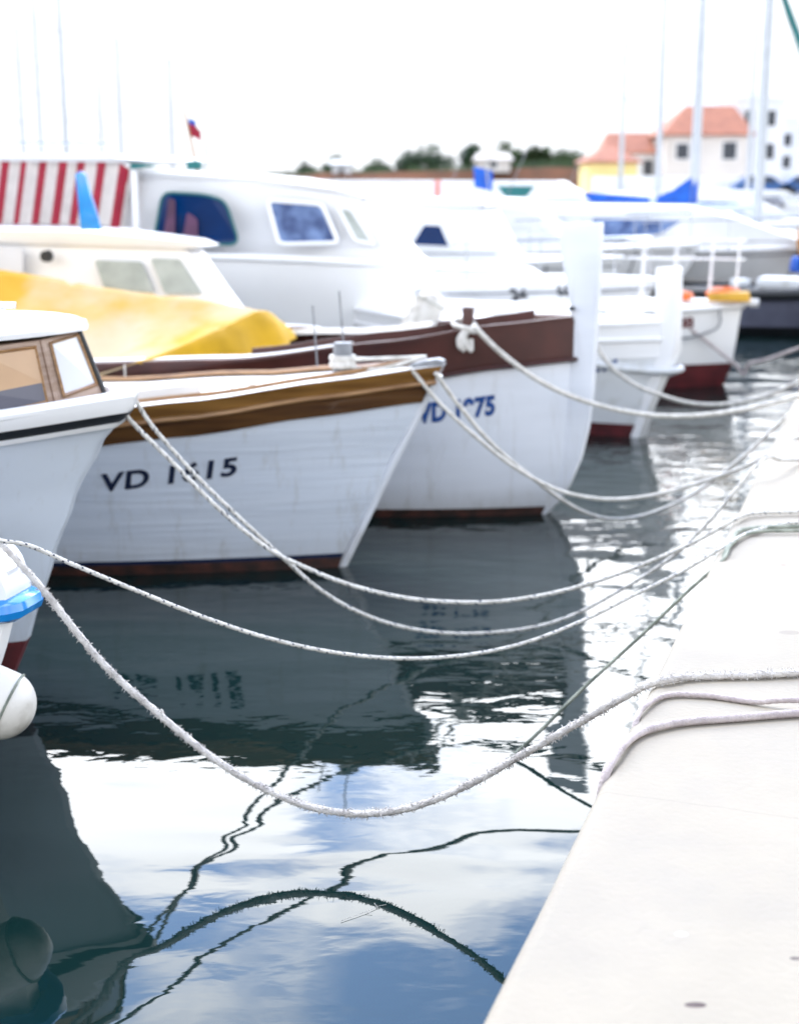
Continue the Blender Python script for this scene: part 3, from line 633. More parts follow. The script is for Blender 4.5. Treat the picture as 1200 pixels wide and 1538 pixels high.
# ---- boat G: large white motorboat with dark window and striped awning
def boat_g():
    t = thing('motor_cruiser', 'large white motorboat with dark rounded window and striped awning', 'boat', (-.62, 12.55, 0), R(-19))
    h = Hull(8.2, 1.12, [(0, 1.20), (.15, 1.27), (.35, 1.33), (1, 1.2)], [(-.3, -.25), (0, 0), (.6, .45), (1.25, 1.02), (1.5, 1.1)], .75, 2.0, 1.7)
    h.strip(-.3, .10, 'bottom_paint', 'navy', t, nz=2, n=24); h.strip(.10, lambda u: h.sheer(u), 'hull', 'gelbright', t, nz=8, n=24)
    h.rail(lambda u: h.sheer(u), 'gunwale', 'gelbright', t, .03, n=30); h.deck('deck', 'deck', t, .02, .10); h.transom('transom', 'gelbright', t)
    hw = clin(.85, -1.0, .12, .88, 1.3, 2.0, .14)
    cabin(t, [(-3.2, 1.1), (.95, 1.18), (.78, 1.30), (.40, 1.75), (.22, 1.81), (-.4, 1.89), (-1.5, 1.965), (-3.2, 1.99)], hw)
    side_window(t, [(-1.22, 1.39), (-.52, 1.37), (-.64, 1.73), (-.80, 1.78), (-1.15, 1.80)], hw, 'glass', 'teal', r=.09, fw=.012)
    side_window(t, [(-.22, 1.375), (.24, 1.385), (.10, 1.70), (-.32, 1.735)], hw, 'glassb', 'gelbright', r=.05, fw=.02)
    side_window(t, [(.37, 1.40), (.52, 1.37), (.33, 1.66), (.22, 1.68)], hw, 'glassg', 'gelbright', r=.03, fw=.02)
    for cp in ([(-1.13, 1.42), (-1.02, 1.42), (-1.03, 1.74), (-1.09, 1.75)], [(-.96, 1.41), (-.84, 1.41), (-.85, 1.58), (-.93, 1.64)]):
        MB().prism(rounded(cp, .02), lambda x, z: (x, -hw(x, z) - .010, z), lambda x, z: (x, -hw(x, z) - .006, z)).build('curtain_and_reflection', 'curtain_and_reflection', t, smooth=False)  # reddish curtain reflection painted as strips on the glass
    MB().prism(rounded([(-3.3, 1.98), (-1.5, 1.955), (.2, 1.80), (.42, 1.74), (.46, 1.75), (.24, 1.83), (-.4, 1.915), (-1.5, 1.99), (-3.3, 2.02)], .02), lambda x, z: (x, -hw(x, 1.9) - .05, z), lambda x, z: (x, hw(x, 1.9) + .05, z)).build('roof', 'gelbright', t, bevel=.012)
    return t, hw
G, GHW = boat_g()
def awning():
    # vertical striped curtain hung along the cockpit side of boat G
    m = MB(); x0, x1 = -4.6, -1.36; n = 150; T = {'a': 0}
    for i in range(n):
        a0, a1 = i / n, (i + 1) / n
        def q(a, z):
            x = lerp(x0, x1, a); s = (x + 4.6) / .185
            sl = -.11 * (2.06 - z) / .5
            edge = max(0, a - .95) / .05
            return (x + sl, -1.0 - .02 * math.sin(s * 6.283) + .10 * edge ** 2, z + (-.10 * edge ** 2 if z > 1.9 else -.03 * edge))
        s = ((lerp(x0, x1, (a0 + a1) / 2) + 4.6) / .185) % 1
        zs = [2.06 - .53 * k / 6 for k in range(7)]
        m.add([q(a0, z) for z in zs] + [q(a1, z) for z in zs], [(k, k + 1, k + 8, k + 7) for k in range(6)], 1 if s < .42 else 0)
    o = m.build('striped_awning', ['white_can', 'red'], G, ang=60)
    MB().tube([(x0, -.97, 2.07), (x1 - .1, -.97, 2.07), (x1 + .02, -.94, 2.0), (x1 + .02, -.94, 1.2)], .03, 8).build('awning_frame', 'gel', G)
    MB().prism(rounded([(-4.8, 2.075), (-1.4, 2.04), (-1.3, 2.06), (-1.5, 2.10), (-4.8, 2.13)], .02), lambda x, z: (x, -1.04, z), lambda x, z: (x, 1.04, z)).build('canopy_top', 'gel', G, bevel=.01)
    MB().tube([(-4.6, -.9, 2.24), (-1.6, -.9, 2.19)], .012, 6).tube([(-2.4, -.9, 2.20), (-2.4, -.9, 2.10)], .010, 6).tube([(-3.4, -.9, 2.21), (-3.4, -.9, 2.10)], .010, 6).build('roof_rail', 'steel', G)
    MB().prism([(0, 0), (.22, .02), (.20, .035), (0, .05)], lambda x, z: (x, -.02, z), lambda x, z: (x, .02, z)).build('green_pennant', 'teal', G, loc=(-1.34, -.98, 1.985))
awning()
fender('boat_fender', 'cream cylindrical fender slung against the large white cruiser bow', (.17, 11.25, .82), (R(28), R(-8)), .13, .50, None)
# roof gear on G: antenna, lights, flag
def mast_gear():
    t = thing('signal_mast', 'short tilted signal mast with small red and blue flag on cabin roof', 'mast', (-1.74, 12.3, 1.96), R(-19))
    MB().tube([(.05, 0, 0), (-.02, 0, .34), (-.10, 0, .66)], [.012, .010, .006], 8).build('pole', 'varlight', t)
    MB().grid([[(-.02, 0, .30), (-.03, .005, .40)], [(.04, .02, .28), (.03, .02, .38)], [(.09, 0, .25), (.09, 0, .33)]]).build('flag', 'red', t)
    MB().grid([[(-.02, .01, .36), (-.03, .01, .44)], [(.04, .025, .35), (.03, .025, .42)]]).build('flag_canton', 'bluecan', t)
    MB().box((.02, 0, .06), (.12, .06, .07)).build('lantern', 'teal', t, bevel=.01)
    MB().tube([(.12, 0, .0), (.15, 0, .30), (.34, 0, .28), (.42, 0, .0)], .010, 6).build('bracket', 'steel', t)
    MB().tube([(.20, 0, .22), (.20, 0, .29)], [.05, .035], 10).build('horn', 'steel', t)
mast_gear()

# ---- generic motorboat for the blurred rows behind
def motorboat(name, label, loc, rz, L_, B_, zs0, cab, wins, stripe='navy', hullm='gelfar', rail=False, group='boats moored behind the front row', stemx=.5, glass='glassb'):
    t = thing(name, label, 'boat', loc, rz, group)
    h = Hull(L_, B_, [(0, zs0), (.2, zs0 * .95), (.5, zs0 * .86), (1, zs0 * .82)], [(-.3, -.2), (0, 0), (zs0, stemx), (zs0 * 1.3, stemx * 1.1)], .75)
    h.strip(-.25, .12, 'bottom_paint', stripe, t, nz=2, n=18); h.strip(.12, lambda u: h.sheer(u), 'hull', hullm, t, nz=6, n=18)
    h.rail(lambda u: h.sheer(u), 'gunwale', 'gel', t, .025, n=22); h.deck('deck', 'deck', t, .02, .08); h.transom('transom', hullm, t)
    h.rail(lambda u: h.sheer(u) - .09, 'rub_rail', 'galv', t, .011, .004, n=22)
    MB().tube([h.P(.10, h.sheer(.1) - .05, .02, -1), h.P(.10, h.sheer(.1) - .45, .03, -1)], .010, 5).build('fender_line', 'galv', t)
    if cab:
        hw = clin(cab[0][0], cab[0][1], B_ * .5, B_ * .78, zs0, zs0 + 1, .12)
        zl = zs0 + .06; xf_ = cab[1][1][0] - .35
        MB().tube([(xf_, -hw(xf_, zl) - .004, zl), (xf_ - 1.2, -hw(xf_ - 1.2, zl) - .004, zl), (cab[1][0][0] + .1, -hw(cab[1][0][0], zl) - .004, zl)], .009, 5).build('groove_line', 'galv', t)  # added grey line that draws the cabin's groove as a dark strip
        cabin(t, cab[1], hw, 'gelfar')
        for w in wins: side_window(t, w, hw, glass, 'gelfar', r=.03, fw=.012)
    if rail:
        rp = [h.P(.02 + .03 * k, h.sheer(.02 + .03 * k) + .42, -.04, -1) for k in range(11)]; lp = [Vector((p.x, -p.y, p.z)) for p in rp]
        m = MB().tube(rp[::-1] + lp, .008, 6)
        for k in (0, 3, 6, 9):
            for P_ in (rp, lp): m.tube([P_[k], (P_[k].x, P_[k].y * 1.0, h.sheer(.1) - .05)], .007, 6)
        m.build('bow_rail', 'steel', t)
    return t, h
# boat with the blue triangular window
t, h = motorboat('motorboat', 'white motorboat with blue triangular side window and rounded flybridge', (2.15, 17.2, 0), R(-14), 6.4, 1.15, 1.0, ((-.6, -3.4), [(-4.6, .8), (-.55, .9), (-.80, 1.02), (-1.12, 1.60), (-2.5, 1.63), (-2.6, 1.5), (-4.6, 1.45)]), [[(-1.90, 1.15), (-1.44, 1.13), (-1.56, 1.385), (-1.76, 1.39)]], glass='glass')
MB().tube(spline([(-3.0, -.8, 1.40), (-2.2, -.8, 1.40), (-2.06, -.8, 1.34), (-2.04, -.8, 1.15)], .05), .02, 6).build('grab_rail', 'galv', t)
MB().prism(rounded([(-3.2, 1.635), (-1.0, 1.60), (-1.05, 1.66), (-3.2, 1.72)], .02), lambda x, z: (x, -.72, z), lambda x, z: (x, .72, z)).build('flybridge_deck', 'gel', t, bevel=.01)
MB().box((-1.62, -.55, 1.80), (.09, .02, .20)).build('lifebuoy_panel', 'salmon', t, bevel=.01)
# long white roof further behind
t, h = motorboat('motor_yacht', 'long white motor yacht roofline with round black lamp behind cabin', (1.9, 21.5, 0), R(-10), 9, 1.5, 1.2, ((-.8, -6.0), [(-7.5, 1.0), (-.7, 1.1), (-1.1, 1.38), (-1.7, 1.70), (-5.5, 1.76), (-7.5, 1.74)]), [[(-3.9, 1.50), (-2.0, 1.46), (-2.15, 1.64), (-3.9, 1.68)]], glass='glassc')
MB().add([], []).tube([(-2.55, -1.15, 1.64), (-2.55, -1.30, 1.64)], [.11, .09], 12).build('round_lamp', 'black', t)
# white boat with tall windscreen and furled blue flag
t, h = motorboat('motorboat', 'white motorboat with raked windscreen and steel bow rail', (3.55, 19.6, 0), R(-16), 6.0, 1.1, 1.05, ((-.9, -4.0), [(-4.8, .9), (-.9, .95), (-1.25, 1.12), (-1.75, 1.62), (-3.0, 1.70), (-4.8, 1.3)]), [[(-2.15, 1.22), (-1.42, 1.20), (-1.75, 1.50), (-2.15, 1.53)]], rail=True, glass='glassc')
MB().tube([(-2.4, 0, 1.7), (-2.45, 0, 2.12)], .012, 6).build('flag_pole', 'steel', t)
MB().grid([[(-2.62 + .09 * i, .02 * math.sin(i * 2 + j), 1.80 + .07 * j - .02 * i) for i in range(4)] for j in range(5)]).build('blue_flag', 'bluecan', t, ang=180)
# white hull with dark lettering and vents just behind the tall stem
t, h = motorboat('motorboat', 'low white motorboat with dark lettering and vent grille behind tall stem', (2.15, 14.75, 0), R(-30), 4.6, .85, .92, ((-.7, -3.0), [(-3.2, .7), (-.7, .78), (-1.1, .98), (-3.2, 1.02)]), [], rail=True)
h.text('24', -.80, .70, .17, 0, 'black', t, sx=.9, bold=.05, name='lettering')
h.text('66', -.36, .76, .15, 0, 'black', t, sx=.8, bold=.03, name='lettering')
for k in range(4):
    q_ = h.P(.085, .50 + .055 * k, .012, -1); MB().box((q_.x, q_.y, q_.z), (.24, .02, .020), rz=R(16)).build('vent_slat', 'black', t)
# large yacht with curved roof
t, h = motorboat('motor_yacht', 'large white yacht with long blue grey side window and curved coachroof', (6.3, 20.8, 0), R(-12), 9.0, 1.5, 1.0, ((-.4, -5.0), [(-7.0, .8), (-.2, .95), (-.9, 1.18), (-1.5, 1.38), (-2.2, 1.53), (-5.6, 1.55), (-7.0, 1.45)]), [[(-3.45, 1.08), (-2.5, 1.14), (-2.15, 1.36), (-3.45, 1.37)]], rail=True, glass='glassb')
# dark trapezoid window boat
t, h = motorboat('motor_yacht', 'white cruiser with dark tapered window and sloping foredeck', (5.0, 27.0, 0), R(-12), 8.0, 1.5, 1.35, ((-1.0, -6.0), [(-6.5, 1.1), (-.5, 1.2), (-1.4, 1.5), (-2.0, 1.88), (-6.5, 1.9)]), [[(-2.95, 1.58), (-2.55, 1.58), (-2.38, 1.80), (-3.12, 1.80)]], glass='teal')

# ---- boat D: tall white stem post
def boat_d():
    t = thing('wooden_boat', 'white double ender with tall blunt stem post and rope fender swag', 'boat', (1.88, 10.55, 0), R(-48))
    h = Hull(3.3, .62, [(0, .86), (.1, .84), (.3, .78), (1, .8)], [(-.3, -.25), (0, -.11), (.3, -.02), (.6, .08), (.9, .10), (1.2, .10)], .72, 2.4, 1.8, .4, .45, aft=.5)
    h.strip(-.3, .10, 'bottom_paint', 'redbot', t, nz=2, n=22); h.strip(.10, lambda u: h.sheer(u) - .24, 'hull', 'dirty', t, nz=8, n=22)
    h.strip(lambda u: h.sheer(u) - .24, lambda u: h.sheer(u) + .02, 'bulwark', 'gel', t, off=.012, nz=3, thick=True, n=22)
    h.rail(lambda u: h.sheer(u) - .10, 'rub_rail', 'gel', t, .018, .016, n=24); h.rail(lambda u: h.sheer(u) + .02, 'gunwale', 'gel', t, .022, n=24)
    h.deck('deck', 'deck', t, .05); h.transom('sternpost_panel', 'dirty', t)
    MB().prism([(-.16, -.3), (-.08, 0), (.0, .24), (.12, .5), (.215, .68), (.21, .95), (.195, 1.27), (.18, 1.29), (.015, 1.275), (.02, 1.1), (.03, .9), (.0, .6), (-.08, .3), (-.2, 0), (-.3, -.3)], lambda x, z: (x + .01, -.045, z), lambda x, z: (x + .01, .045, z)).build('stem_post', 'gel', t, bevel=.008)
    sw = [h.P(u, z, .02, -1) for u, z in ((.32, .80), (.22, .68), (.14, .60), (.07, .55), (.02, .53))] + [Vector((.20, -.06, .54)), Vector((.235, .0, .55)), Vector((.20, .06, .54))] + [h.P(u, z, .02, 1) for u, z in ((.03, .46), (.1, .52), (.25, .66))]
    MB().tube(spline(sw, .03), .028, 8).build('rope_fender', 'dirty', t)
    h.text('214', -.34, .50, .13, .10, 'inkblue', t, sx=.9, shear=.15, bold=.03)
    MB().box((-.2, -.1, .90), (.22, .16, .10)).build('deck_hatch', 'gel', t, bevel=.01)
    return t
boat_d()
def boat_e():
    t = thing('fishing_boat', 'white boat with dark red bottom and blunt bowsprit carrying orange gear', 'boat', (3.02, 13.45, 0), R(-16))
    h = Hull(3.5, .58, [(0, .755), (.2, .73), (1, .72)], [(-.3, .0), (0, .05), (.22, .13), (.5, .16), (.76, .19), (1.1, .2)], .85, 2.4, 2.0, .3, .34)
    h.strip(-.3, .22, 'bottom_paint', 'redbot', t, nz=2, n=22); h.strip(.22, lambda u: h.sheer(u), 'hull', 'gel', t, nz=8, n=22)
    h.rail(lambda u: h.sheer(u), 'gunwale', 'gel', t, .028, .01, n=24); h.deck('deck', 'deck', t, .03); h.transom('transom', 'gel', t)
    MB().prism(rounded([(-.9, .755), (.30, .765), (.33, .78), (.30, .81), (-.9, .80)], .01), lambda x, z: (x, -.10, z), lambda x, z: (x, .10, z)).build('bowsprit_plank', 'gel', t, bevel=.008)
    MB().tube([(.26, -.06, .785), (.34, -.06, .785)], .04, 10).build('bowsprit_roller', 'dirty', t)
    h.text('88', -.36, .57, .14, 0, 'redbot', t, sx=1.0, bold=.04)
    MB().tube(spline([(.0, -.25, .75), (.0, -.30, .58), (-.2, -.46, .50), (-.4, -.50, .48)], .05), .012, 6).build('rubbing_rope', 'galv', t)
    for x in (-.75, -.45, -.12, .12):
        MB().tube([(x, -.12, .79), (x + .02, -.12, 1.35)], .007, 6).build('rail_stanchion', 'gel', t)
        MB().tube([(x, .12, .79), (x + .02, .12, 1.35)], .007, 6).build('rail_stanchion', 'gel', t)
    MB().tube([(-.9, -.14, 1.35), (.14, -.12, 1.35), (.2, 0, 1.35), (.14, .12, 1.35), (-.9, .14, 1.35)], .007, 6).build('pulpit_rail', 'gel', t)
    MB().tube([(-.9, -.14, 1.18), (.14, -.12, 1.18), (.2, 0, 1.18), (.14, .12, 1.18), (-.9, .14, 1.18)], .006, 6).build('pulpit_rail', 'gel', t)
    return t
boat_e()
def lumpy(name, label, cat, loc, size, mt, seed, group=None, rz=0):
    m = MB(); rows = []
    for i in range(11):
        a = math.pi * i / 10; rows.append([])
        for k in range(18):
            b = 2 * math.pi * k / 18; d = Vector((math.sin(a) * math.cos(b), math.sin(a) * math.sin(b), math.cos(a)))
            r = 1 + .35 * noise.noise(d * 2.2 + Vector((seed, seed * 2, 0))); p = d * r
            p = Vector((p.x * size[0], p.y * size[1], max(-.75, p.z) * size[2])); rows[-1].append(p)
    m.grid(rows, closed=True); o = m.build(name, mt, None, ang=70, loc=(loc[0], loc[1], loc[2] + .75 * size[2]), rz=rz); return tag(o, label, cat, group)
lumpy('life_jacket', 'bright orange life jacket heaped on the bowsprit deck', 'life jacket', (3.0, 13.30, .83), (.17, .09, .06), 'orange', 2, rz=R(10))
lumpy('life_jacket', 'small orange and pale bundle left of the larger orange heap', 'life jacket', (2.62, 13.42, .80), (.13, .08, .05), 'orange', 5)
tag(MB().prism(rounded([(-.19, 0), (.19, 0), (.17, .09), (-.19, .07)], .01), lambda x, z: (x, -.07, z), lambda x, z: (x, .07, z)).build('yellow_crate', 'yellow', None, bevel=.008, loc=(3.04, 13.22, .81), rz=R(-16)), 'low yellow box under the orange life jacket on the bowsprit', 'crate')

# ---- dark inflatable and clutter at the right
def dinghy():
    t = thing('inflatable_dinghy', 'slate hulled boat with black side tube by the right edge', 'boat', (5.95, 17.9, 0), R(-24))
    h = Hull(4.3, .8, [(0, .58), (.3, .52), (1, .5)], [(-.3, -.1), (0, 0), (.7, .3), (1, .35)], .8)
    h.strip(-.25, .10, 'bottom_paint', 'black', t, nz=2, n=18); h.strip(.10, lambda u: h.sheer(u), 'hull', 'slate', t, nz=6, n=18)
    h.rail(lambda u: h.sheer(u), 'side_tube', 'black', t, .07, n=26); h.deck('deck', 'black', t, .02); h.transom('transom', 'slate', t)
    MB().box((-1.2, .0, .62), (.5, .4, .14)).build('console', 'dirty', t, bevel=.05)
    MB().tube(spline([(-.5, -.5, .60), (-.2, -.3, .74), (.1, 0, .76), (-.2, .3, .74), (-.5, .5, .60)], .05), .012, 6).build('bow_rail', 'steel', t)
    for k in range(5): MB().box((-.3 - .35 * k, -.1 + .12 * (k % 3), .60), (.22, .16, .10), rz=k).build('canvas_bundle', 'dirty', t, bevel=.02)
    return t
dinghy()
t, h = motorboat('motorboat', 'white open boat beyond the slate hulled one at the right edge', (7.2, 21.0, 0), R(-16), 5.5, 1.1, .78, None, [], rail=True)
for k, (X_, Y_, L_, z_, lb_) in enumerate(((8.6, 28.5, 7, 1.15, 'white cruiser with two dark side windows, far right below the houses'), (10.6, 33.0, 8, 1.2, 'farthest white cruiser below the pale apartment blocks'), (4.6, 33.0, 8, 1.2, 'white cruiser below the yellow house behind the furled blue sail'), (7.3, 24.6, 6, .95, 'small white boat with grey window right of the thickest mast'))):
    motorboat('motorboat', lb_, (X_, Y_, 0), R(-14), L_, 1.3, z_, ((-.8, -4.5), [(-5.0, .8), (-.7, .95), (-1.2, z_ + .2), (-1.8, z_ + .45), (-4.6, z_ + .5), (-5.0, z_)]), [[(-3.0, z_ + .12), (-1.75, z_ + .1), (-1.95, z_ + .34), (-3.0, z_ + .36)], [(-4.4, z_ + .12), (-3.2, z_ + .12), (-3.2, z_ + .36), (-4.4, z_ + .36)]], rail=k != 2, glass=('glassb', 'glassd', 'glassc', 'glassg')[k])
def basket():
    t = thing('wicker_basket', 'orange wicker basket with two tall handles at the right edge', 'basket', (5.62, 19.9, .83))
    m = MB().grid([[(r * math.cos(k * math.pi / 8), r * math.sin(k * math.pi / 8), z) for k in range(16)] for r, z in ((.10, 0), (.13, .12), (.16, .26), (.15, .26), (.11, .03))], closed=True); m.build('bowl', 'wicker', t)
    for s in (-1, 1): MB().tube([(s * .14, -.05, .24), (s * .16, -.03, .40), (s * .13, .03, .40), (s * .12, .05, .24)], .02, 6).build('handle', 'wicker', t)
basket()
tag(MB().prism(rounded([(-.2, 0), (.22, 0), (.20, .2), (-.18, .2)], .03), lambda x, z: (x, -.13, z), lambda x, z: (x, .13, z)).build('storage_box', 'bluecan', None, bevel=.02, loc=(5.42, 19.2, .70)), 'small blue box below the orange basket at the right edge', 'box')

# ---- sailboats (hull, mast, boom, stays)
def sailboat(label, X, Y, mh, r, rz=R(-15), cover=None, B_=1.1, L_=7.5, z=1.05, lean=0, mm='alu', cat='sailboat', group='sailing boats with bare masts'):
    t = thing('sailing_boat', label, cat, (X, Y, 0), rz, group)
    h = Hull(L_, B_, [(0, z), (.3, z * .88), (1, z * .85)], [(-.3, -.3), (0, 0), (z, .6), (z * 1.3, .7)], .8)
    off = L_ * .4 - .0
    h2 = MB()
    def sh(o): o.location.x = off; return o
    sh(h.strip(-.25, .1, 'bottom_paint', 'navy', t, nz=2, n=14)); sh(h.strip(.1, lambda u: h.sheer(u), 'hull', 'gel', t, nz=4, n=14)); sh(h.deck('deck', 'deck', t, .0, .08)); sh(h.transom('transom', 'gel', t))
    sh(cabin(t, [(-L_ * .62, z * .8), (-L_ * .22, z * .88), (-L_ * .3, z + .28), (-L_ * .62, z + .32)], lambda x, zz__: B_ * .55, 'gel', 'coachroof'))
    MB().tube([(0, 0, z * .85), (lean * .5, 0, mh * .5), (lean, 0, mh)], [r, r * .95, r * .75], 12).build('mast', mm, t)
    MB().tube([(0, 0, z + .66), (-2.9, 0, z + .62)], r * .7, 8).build('boom', mm, t)
    m = MB()
    for s in (-1, 1):
        m.tube([(0, s * B_ * .9, z * .9), (0, s * .38, mh * .55), (lean, 0, mh * .98)], .006, 4).tube([(0, s * .4, mh * .55), (0, 0, mh * .55)], .016, 5)
    m.tube([(off + .6, 0, z), (lean, 0, mh)], .007, 4).tube([(-L_ * .6, 0, z * .9), (lean, 0, mh)], .007, 4)
    m.build('rigging', 'galv', t)
    if cover: cover(t, z, r)
    return t
def teal_jib(t, z, r):
    MB().tube([(.1, 0, 4.95), (.24, 0, 4.62), (.62, 0, 3.72), (1.45, 0, 1.7), (1.65, 0, 1.2)], [.03, .05, .06, .05, .03], 8).build('furled_sail', 'teal', t)
def blue_cover(t, z, r):
    prof = [(0.06, -.02), (.06, .47), (-.04, .46), (-.18, .37), (-.38, .22), (-.62, .13), (-.68, -.02)]
    MB().prism(prof, lambda x, q: (x, -.12 + .12 * q, z + .65 + q), lambda x, q: (x, .12 - .12 * q, z + .65 + q)).build('sail_cover', 'bluecan', t, bevel=.02)
    MB().prism([(-.78, .0), (-.78, .09), (-1.9, .18), (-2.0, .14), (-1.8, .0)], lambda x, q: (x, -.08, z + .65 + q), lambda x, q: (x, .08, z + .65 + q)).build('furled_sail', 'bluecan', t, bevel=.02)
F_ = 2193.0
def mx_(px, Y): return (px - 600) / F_ * Y * 1.0
# right hand masts: X from their bearing, real distances along the far pontoon
sailboat('sloop with thick mast and bright blue sail cover on boom', 5.25, 26.0, 9.5, .085, R(-14), blue_cover, z=.85)
sailboat('sloop with thickest grey mast, near the right edge, teal sail slanting from it', 5.78, 23.5, 11, .085, R(-14), teal_jib, z=.8)
sailboat('sloop with thin pale mast just left of the blue sail cover', 4.95, 28.0, 11, .045, R(-14), z=.9)
sailboat('sloop with faint thin mast between the two thick masts', 8.1, 34.0, 12, .045, R(-10), z=.95)
sailboat('sloop whose tallest left hand mast leaves the top of frame', -9.75, 43.0, 11, .085, R(-20), z=1.0, L_=7)
sailboat('sloop with second tallest mast, left of the tallest left one', -11.7, 48.0, 8.4, .08, R(-20), z=1.0)
sailboat('sloop with leftmost short mast over the striped awning', -12.8, 50.0, 6.9, .08, R(-20), z=1.0)
sailboat('sloop with very faint short mast beside the flagged mast', -11.6, 75.0, 7.9, .12, R(-20), z=1.0)
sailboat('sloop with faint mast left of the small signal flag', -14.2, 75.0, 8.9, .12, R(-20), z=1.0)
sailboat('sloop with faintest short mast between the tall left pair', -15.0, 74.0, 7.4, .10, R(-20), z=1.0)
# lamp post left of the yellow house
def lamp_post():
    t = thing('lamp_post', 'slim pale lamp post in front of the yellow house', 'street lamp', (6.05, 40.0, .3))
    MB().tube([(0, 0, 0), (0, 0, 1.2), (0, 0, 1.3), (0, 0, 5.2)], [.17, .15, .07, .05], 10).build('post', 'alu', t)
    MB().tube([(0, 0, 3.7), (.35, 0, 3.75)], .03, 8).box((.42, 0, 3.74), (.26, .14, .08)).build('lamp_head', 'alu', t)
    MB().tube([(0, 0, -1.5), (0, 0, .02)], .22, 10).build('pile', 'stonewall', t)
lamp_post()
# ------------------------------------------------------------------ far shore
def far_shore():
    m = MB(); rows = []
    for i in range(81):
        x = -60 + i * 4.0; w = 1.5 * noise.noise((x * .05, 0, 0)); hgt = 2.30 + .75 * max(0, min(1, (x + 12) / 26)) + .3 * noise.noise((x * .2, 3, 0))
        rows.append([(x, 148 + w, -1), (x, 150 + w, hgt * .3), (x, 152 + w, hgt), (x, 170, hgt + .3), (x, 420, hgt + 1), (x, 900, 3)])
    m.grid(rows[9:]); structure(m.build('shore', 'earth'))
    m = MB(); m.grid([[(x, 101, -1), (x, 101.01, .7), (x, 112, .75), (x, 147, .8), (x, 147.01, -1)] for x in range(10, 91, 4)]); structure(m.build('harbour_quay', 'stonewall', ang=20))
far_shore()
def foliage(m, c, r, n, rnd, leaf, mi=0):
    for _ in range(n):
        d = Vector((rnd.gauss(0, 1), rnd.gauss(0, 1), rnd.gauss(0, 1))).normalized(); q = rnd.random() ** .4
        p = Vector(c) + Vector((d.x * r[0] * q, d.y * r[1] * q, d.z * r[2] * q))
        p += Vector((noise.noise(p * .9), noise.noise(p * .9 + Vector((5, 0, 0))), noise.noise(p * .9 + Vector((0, 7, 0))))) * leaf * 2
        a = Vector((rnd.gauss(0, 1), rnd.gauss(0, 1), rnd.gauss(0, 1))).normalized(); b = a.orthogonal().normalized(); s = leaf * rnd.uniform(.6, 1.3)
        m.add([p + a * s, p + b * s * .7, p - a * s, p - b * s * .7], [(0, 1, 2, 3)], mi)
def tree(label, X, Y, z, w, hgt, seed, lm='leaf', name='tree', group='trees along the far shore'):
    rnd = random.Random(seed); t = thing(name, label, 'tree', (X, Y, z), rnd.random() * 6, group)
    m = MB().tube([(0, 0, -.3), (.05, 0, hgt * .3), (.1, .1, hgt * .6), (.05, 0, hgt * .85)], [hgt * .05, hgt * .04, hgt * .025, .02], 8)
    for k in range(5):
        a = k * 1.3; m.tube([(0.05, 0, hgt * .35), (math.cos(a) * w * .2, math.sin(a) * w * .2, hgt * .55), (math.cos(a) * w * .35, math.sin(a) * w * .35, hgt * .7)], [hgt * .02, hgt * .015, .02], 6)
    m.build('trunk', 'bark', t)
    c = MB()
    for k in range(9):
        a = k * 2.4; q = .55 if k else 0
        foliage(c, (math.cos(a) * w * .52 * q, math.sin(a) * w * .52 * q, hgt * (.34 + (.42 - .3 * q) * rnd.random() + (.22 if not k else 0))), (w * .27, w * .27, hgt * .30), 200, rnd, hgt * .05)
    c.build('crown', lm, t, smooth=False)
# name, pixel bearing, distance: (X, Y)
for k, (X, Y, z, w, hh, lb, lm) in enumerate([
    (3.0, 158, 2.0, 6.2, 3.0, 'broad dark green tree, largest on the far shore', 'leaf'),
    (.8, 157, 1.9, 2.6, 2.5, 'upright dark tree touching the left side of the broad tree', 'leaf'),
    (7.6, 158, 2.3, 2.2, 3.4, 'tall narrow tree directly left of the beige hut', 'leaf'),
    (-6.8, 158, 1.95, 3.4, 1.9, 'low round tree at middle of the shore with pale hut', 'leaf'),
    (-10.2, 158, 1.9, 2.2, 1.5, 'small round tree at the left end of the shore', 'leaf'),
    (-2.4, 158, 1.95, 3.2, 1.6, 'low bushy tree between pale hut and broad tree', 'leaf2')]):
    tree(lb, X, Y, z + .35, w, hh, 20 + k, lm)
for k in range(6):
    tree(['dark tree at hedge start right of beige hut', 'second tree of hedge right of beige hut', 'rounded taller tree in the middle of the hedge', 'tree of the hedge right of its rounded one', 'fifth tree of the hedge nearing yellow house', 'last hedge tree touching the yellow house'][k], 11.6 + 1.55 * k, 160 + (k % 2) * 2, 2.6, 3.4, 2.9 + (.7 if k == 2 else 0) - .1 * k, 40 + k, 'leaf2')

